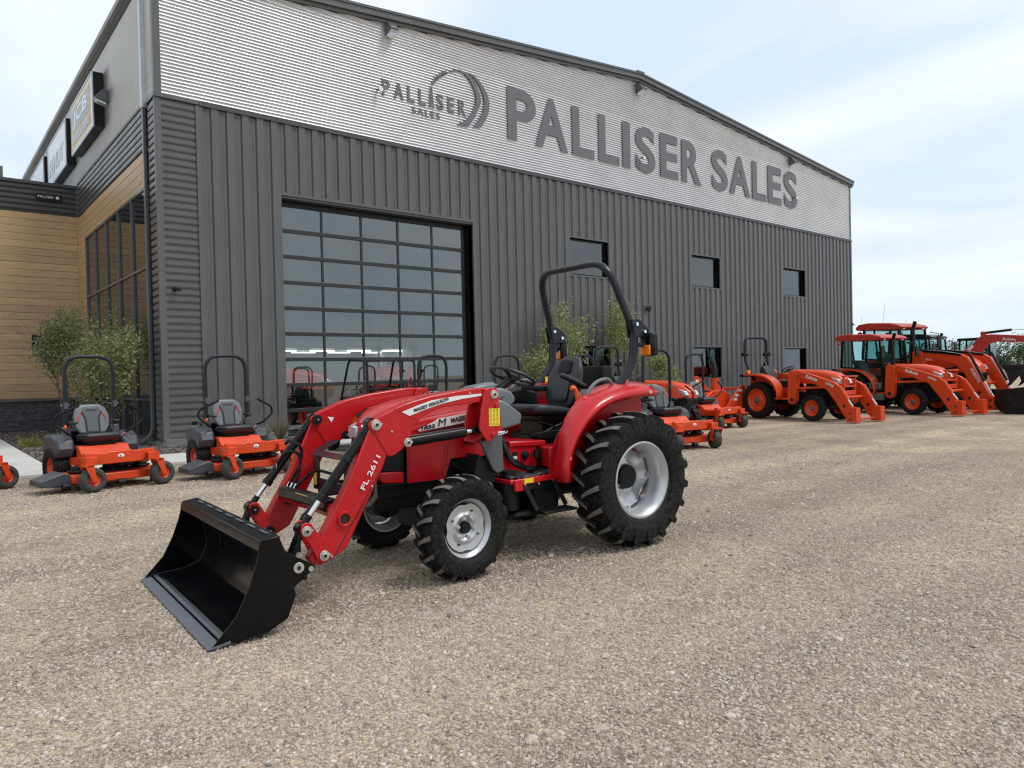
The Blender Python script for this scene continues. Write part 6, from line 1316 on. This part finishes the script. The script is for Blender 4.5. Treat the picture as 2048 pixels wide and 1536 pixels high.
    G().box(.44, .50, -.34, .34, .44, .60).build('seat_apron', 'orange', t, bevel=.006); G().box(.30, .44, -.34, .34, .56, .635).build('seat_deck', 'orange', t, bevel=.008); G().box(.50, .52, -.34, -.25, .44, .60).box(.50, .52, .25, .34, .44, .60).build('apron_bracket', 'orange', t, bevel=.004)
    G().box(.502, .506, -.12, .05, .565, .59).build('decal', 'ink', t); G().box(.502, .506, -.02, .12, .50, .535).build('decal', 'yellow', t); G().box(.502, .506, .27, .33, .54, .59).build('decal', 'white', t)
    # front logo panel
    G().prism([(-.50, .52), (-.30, .39), (.30, .39), (.50, .52), (.50, .575), (.20, .56), (.17, .575), (-.17, .575), (-.20, .56), (-.50, .575)], 1.06, 1.16, 'x').build('front_panel', 'orange', t, bevel=.012)
    G().box(1.03, 1.13, -.52, .52, .44, .50).build('front_beam', 'orange', t, bevel=.008)
    G().ball((1.166, 0, .50), .006, .048, .030).build('emblem', 'white', t); text('lettering', 'K', .05, 'orange', t, (1.1725, -.016, .483), (0,1,0), (0,0,1), height=.034, bold=.02)
    # deck
    dk_ = node('mower_deck', t)
    G().prism([(.36, -.60), (.36, .60), (.75, .72), (1.0, .60), (1.08, .25), (1.08, -.25), (1.0, -.60), (.75, -.72)], .12, .25, 'z').build('deck_shell', 'orange', dk_, bevel=.02)
    g = G()
    for y in (-.45, 0, .45): g.cyl((.72, y, .25), (.72, y, .36), .10, 16).cyl((.72, y, .27), (.72, y, .30), .14, 16)
    g.box(.55, .9, -.30, .30, .25, .28); g.build('belt_cover', 'plastic', dk_, bevel=.008)
    ch = G().prism([(-.62, .27), (-.72, .30), (-1.02, .20), (-1.02, .12), (-.62, .10)], .48, .95, 'x'); ch.build('discharge_chute', 'slate', dk_, bevel=.015)
    for x, y in ((1.08, -.5), (1.12, .0), (1.08, .5), (.95, -.7)): G().lathe([(.02, -.06), (.05, -.05), (.055, 0), (.05, .05), (.02, .06)], 16, (x+.04, y, .10)).build('anti_scalp_wheel', 'plastic', dk_)
    G().cyl((-.12, -.52, .84), (-.12, -.52, .90), .05, 12).build('fuel_cap', 'plastic', t); G().ball((.20, -.43, .93), .02, .02, .03).build('knob', 'orange_knob', t)
    return t
random.seed(77)
m1 = mower('orange riding mower before the leafy bush, second from the left edge', (-2.44, -5.42), -80)
def put(x, y, hd, lab):
    o = dup(m1, (x, y, 0), R(hd), lab)
    for c in o.children:
        if c.name.startswith('caster_wheel'): c.rotation_euler = (0, 0, R(random.uniform(-80, -68) if x < 1 else random.uniform(-16, 2)))
    return o
put(-.36, -5.66, -86, 'orange riding mower before the grey corner of the building')
put(7.62, -8.83, -102, 'orange riding mower directly behind the rear wheel of the red tractor')
put(12.27, -6.41, -94, 'orange riding mower beside the orange implements, farthest from the camera')
put(-4.42, -4.12, -76, 'orange mower mostly cut off by the left edge, only its deck showing')
put(4.12, -5.5, -90, 'orange mower behind the red hood, its roll bar before the right door panes')
put(6.22, -5.5, -92, 'orange mower hidden behind the steering wheel, only its roll bar showing')
put(8.76, -5.5, -93, 'orange mower behind the red tractor seat before the slim trees')

# ================================================================== UTILITY VEHICLE
u = thing('utility_vehicle', 'black caged utility vehicle behind the loader arms before the glass door', 'utility vehicle', (3.02, -5.0, 0), R(90))
for s in (1, -1):
    for x in (-1.0, 1.1):
        simple_wheel(u, 'wheel', x, s*.58, .31, .24, .17, s, 14, 'black', lugs=False)
    G().tube(fillet([(-.62, s*.56, .9), (-.62, s*.56, 1.93), (.20, s*.54, 1.97), (.62, s*.58, .95)], .12, 4), .026, 8).build('cage_side', 'black', u)
g = G()
for x, z in ((-.60, 1.93), (.18, 1.97), (-.62, 1.35), (-.62, 1.15)): g.tube([(x, -.55, z), (x, .55, z)], .022, 8)
g.build('cage_crossbar', 'black', u)
G().box(-1.5, -.68, -.62, .62, .72, 1.05).build('cargo_bed', 'orange', u, bevel=.02); G().box(-1.45, -.72, -.56, .56, 1.052, 1.055).build('bed_floor', 'black', u)
G().prism([(.6, .95), (.9, 1.02), (1.45, .85), (1.5, .55), (.6, .5)], -.55, .55).build('hood', 'orange', u, bevel=.04); G().box(-1.4, 1.4, -.4, .4, .35, .6).build('chassis', 'plastic', u)
G().prism([(.55, .9), (.4, 1.15), (.62, 1.2), (.7, .95)], -.55, .55).build('dashboard', 'plastic', u, bevel=.03)
G().box(-.5, -.0, -.52, .52, .75, .86).box(-.6, -.48, -.52, .52, .85, 1.25).build('bench_seat', 'vinyl', u, bevel=.03)
sn = node('steering_wheel', u, (.25, .30, 1.25), (0, R(-35), 0)); g = G(); g.tube([(.17*math.cos(k*PI/12), .17*math.sin(k*PI/12), 0) for k in range(24)], .014, 6, closed=True); g.bar((-.17, 0, 0), (.17, 0, 0), .03, .01); g.build('wheel_rim', 'vinyl', sn)

# ================================================================== IMPLEMENTS
im = thing('snow_blower', 'orange snow blower attachment with curved grey chute beside the far mower', 'snow blower', (15.3, -5.0, 0), 0)
G().prism([(-1.15, .1), (-1.15, 1.38), (-1.0, 1.40), (-.2, .80), (-.05, .1)], -.05, 0).build('frame_plate', 'orange', im, bevel=.01); G().prism([(-1.1, .25), (.5, .25), (.7, .75), (.3, .95), (-.3, .9), (-1.1, .5)], -.1, .6).build('blower_housing', 'orange', im, bevel=.02)
G().cyl((.12, .1, .6), (.12, .1, 1.32), .12, 14).build('chute_base', 'orange', im); G().tube([(.12, .1, 1.32), (.10, .1, 1.6), (.02, .1, 1.8), (-.12, .1, 1.92)], 1, sect=sq(.22, .10), up=(0,1,0)).build('chute', 'rops', im, smooth=50)
for x, z in ((-1.05, 1.22), (-1.03, 1.08)): G().box(x-.07, x+.07, -.056, -.051, z-.07, z+.06).build('decal', 'white', im)
im = thing('rotary_cutter', 'orange cutter attachment with two triangular end plates next to the roll bar tractor', 'cutter', (16.2, -5.0, 0), 0)
for y in (-.5, .5): G().prism([(-1.15, .30), (-.35, .98), (-.15, 1.10), (-.02, 1.08), (.75, .15), (-1.1, .12)], y, y+.04).build('end_plate', 'orange', im, bevel=.01)
G().box(-1.0, .6, -.46, .5, .12, .34).build('deck_shell', 'orange', im, bevel=.02); G().cyl((-.1, -.5, .95), (-.1, .5, .95), .04, 10).build('cross_tube', 'orange', im)
for x, z in ((-.55, .62), (-.45, .75), (-.28, .9)): G().box(x-.1, x+.1, -.506, -.501, z-.04, z+.04).build('decal', 'white', im)
for x in (-.8, .5): G().lathe([(.02, -.05), (.12, -.05), (.13, 0), (.12, .05), (.02, .05)], 16, (x, -.6, .13)).build('gauge_wheel', 'rubber', im)

# ================================================================== EXCAVATOR AND SKID LOADER, far right
ex = thing('excavator', 'orange mini excavator with a long level boom at the right edge', 'excavator', (28.0, -8.0, 0), R(-90))
G().prism([(-.2, 2.0), (.05, 2.18), (.3, 2.36), (.50, 2.60), (.65, 2.70), (.95, 2.72), (2.2, 2.60), (3.5, 2.45), (3.5, 2.25), (2.1, 2.36), (1.05, 2.42), (.85, 2.35), (.62, 2.08), (.4, 1.7), (.1, 1.7)], -.12, .12).build('boom', 'orange_red', ex, bevel=.02)
G().cyl((.66, 0, 2.78), (1.62, 0, 2.86), .05, 12).build('arm_cylinder', 'black', ex); G().cyl((1.6, 0, 2.86), (3.3, 0, 2.82), .02, 8).build('rod', 'chrome', ex); G().box(.58, .74, -.1, .1, 2.68, 2.84).build('cylinder_bracket', 'orange_red', ex, bevel=.02)
G().prism([(3.3, 2.6), (3.6, 2.5), (3.9, 1.2), (3.7, 1.1), (3.3, 2.2)], -.09, .09).build('arm', 'orange_red', ex, bevel=.02)
G().box(-1.2, 1.0, -.9, .9, .75, 1.35).prism([(-1.3, 1.0), (-1.3, 1.7), (-.6, 1.9), (-.5, 1.0)], -.9, .9).build('upper_body', 'orange_red', ex, bevel=.05); G().box(-1.1, 1.1, -.95, -.6, 0.0, .55).box(-1.1, 1.1, .6, .95, 0, .55).build('track', 'rubber', ex, bevel=.12, seg=3); G().box(-.7, .7, -.6, .6, .3, .8).build('undercarriage', 'black', ex)
cb = node('cab', ex); g = G()
for x in (-.3, .85): 
    for y in (.25, 1.0): g.bar((x, y, 1.3), (x*.9, y, 2.55), .06, .06)
g.box(-.35, .9, .2, 1.05, 2.52, 2.62); g.build('cab_frame', 'black', cb, bevel=.01); G().box(-.28, .82, .24, .26, 1.35, 2.5).box(-.28, .82, .98, 1.0, 1.35, 2.5).box(.80, .82, .26, .98, 1.35, 2.5).build('window', 'glass_cab', cb, smooth=None)
G().prism([(.1, 2.15), (.28, 2.33), (.36, 2.27), (.22, 2.10)], -.125, -.121).build('decal', 'white', ex, smooth=None); text('lettering', 'Kubota', .1, 'white', ex, (1.35, -.125, 2.47), (1,0,-.1), (0,0,1), width=.42, bold=.02)
sk = thing('skid_loader', 'loader with wide black bucket and black arms at the right edge', 'loader', (22.3, -11.0, 0), 0)
bp = [(.0, .72), (.04, .80), (.25, .82), (.6, .80), (1.9, .76), (1.9, .0), (.2, .0), (.1, .06), (.0, .2), (-.06, .36)]
G().prism([(y, z) for y, z in [(-.02, .74), (.35, .80), (.40, .70), (.20, .30), (.10, .05), (-.12, .0), (-.45, -.0), (-.2, .5)]], -.9, .9, 'x') if False else None
b_ = node('bucket', sk)
g = G().prism([(-.02, .76), (-.42, .80), (-.9, .78), (-1.5, .76), (-1.5, .02), (-.25, .01), (-.12, .07), (-.02, .2), (.05, .36)], -.85, -.82, 'x').prism([(-.02, .76), (-.42, .80), (-.9, .78), (-1.5, .76), (-1.5, .02), (-.25, .01), (-.12, .07), (-.02, .2), (.05, .36)], .82, .85, 'x'); g.prism([(-.02, .76), (.0, .72), (.05, .36), (-.02, .2), (-.12, .07), (-.25, .01), (-1.5, .02), (-1.5, .05), (-.26, .04), (-.14, .10), (-.05, .22), (.02, .36), (-.03, .7)], -.82, .82, 'x'); g.build('bucket_shell', 'bucket', b_, bevel=.008)
G().tube([(-.86, -.30, .62), (-.86, -.42, .40), (-.86, -.60, .22)], .02, 6).build('wear_rib', 'bucket', b_)
for x in (-.62, .55): G().prism([(-.20, .82), (-.34, .90), (-.62, 1.25), (-.72, 1.50), (-.2, 1.56), (-.15, 1.50), (-.30, 1.0)], x, x+.06, 'x').build('lift_arm', 'black', sk, bevel=.01)
G().box(-.7, -.55, -2.2, -.15, 1.42, 1.52).build('arm_beam', 'black', sk, bevel=.01); G().box(-.6, .7, -2.6, -1.0, .35, 1.3).build('body', 'orange_red', sk, bevel=.05); G().box(-.62, -.56, -1.4, -.7, 1.0, 1.35).build('side_panel', 'orange_red', sk)
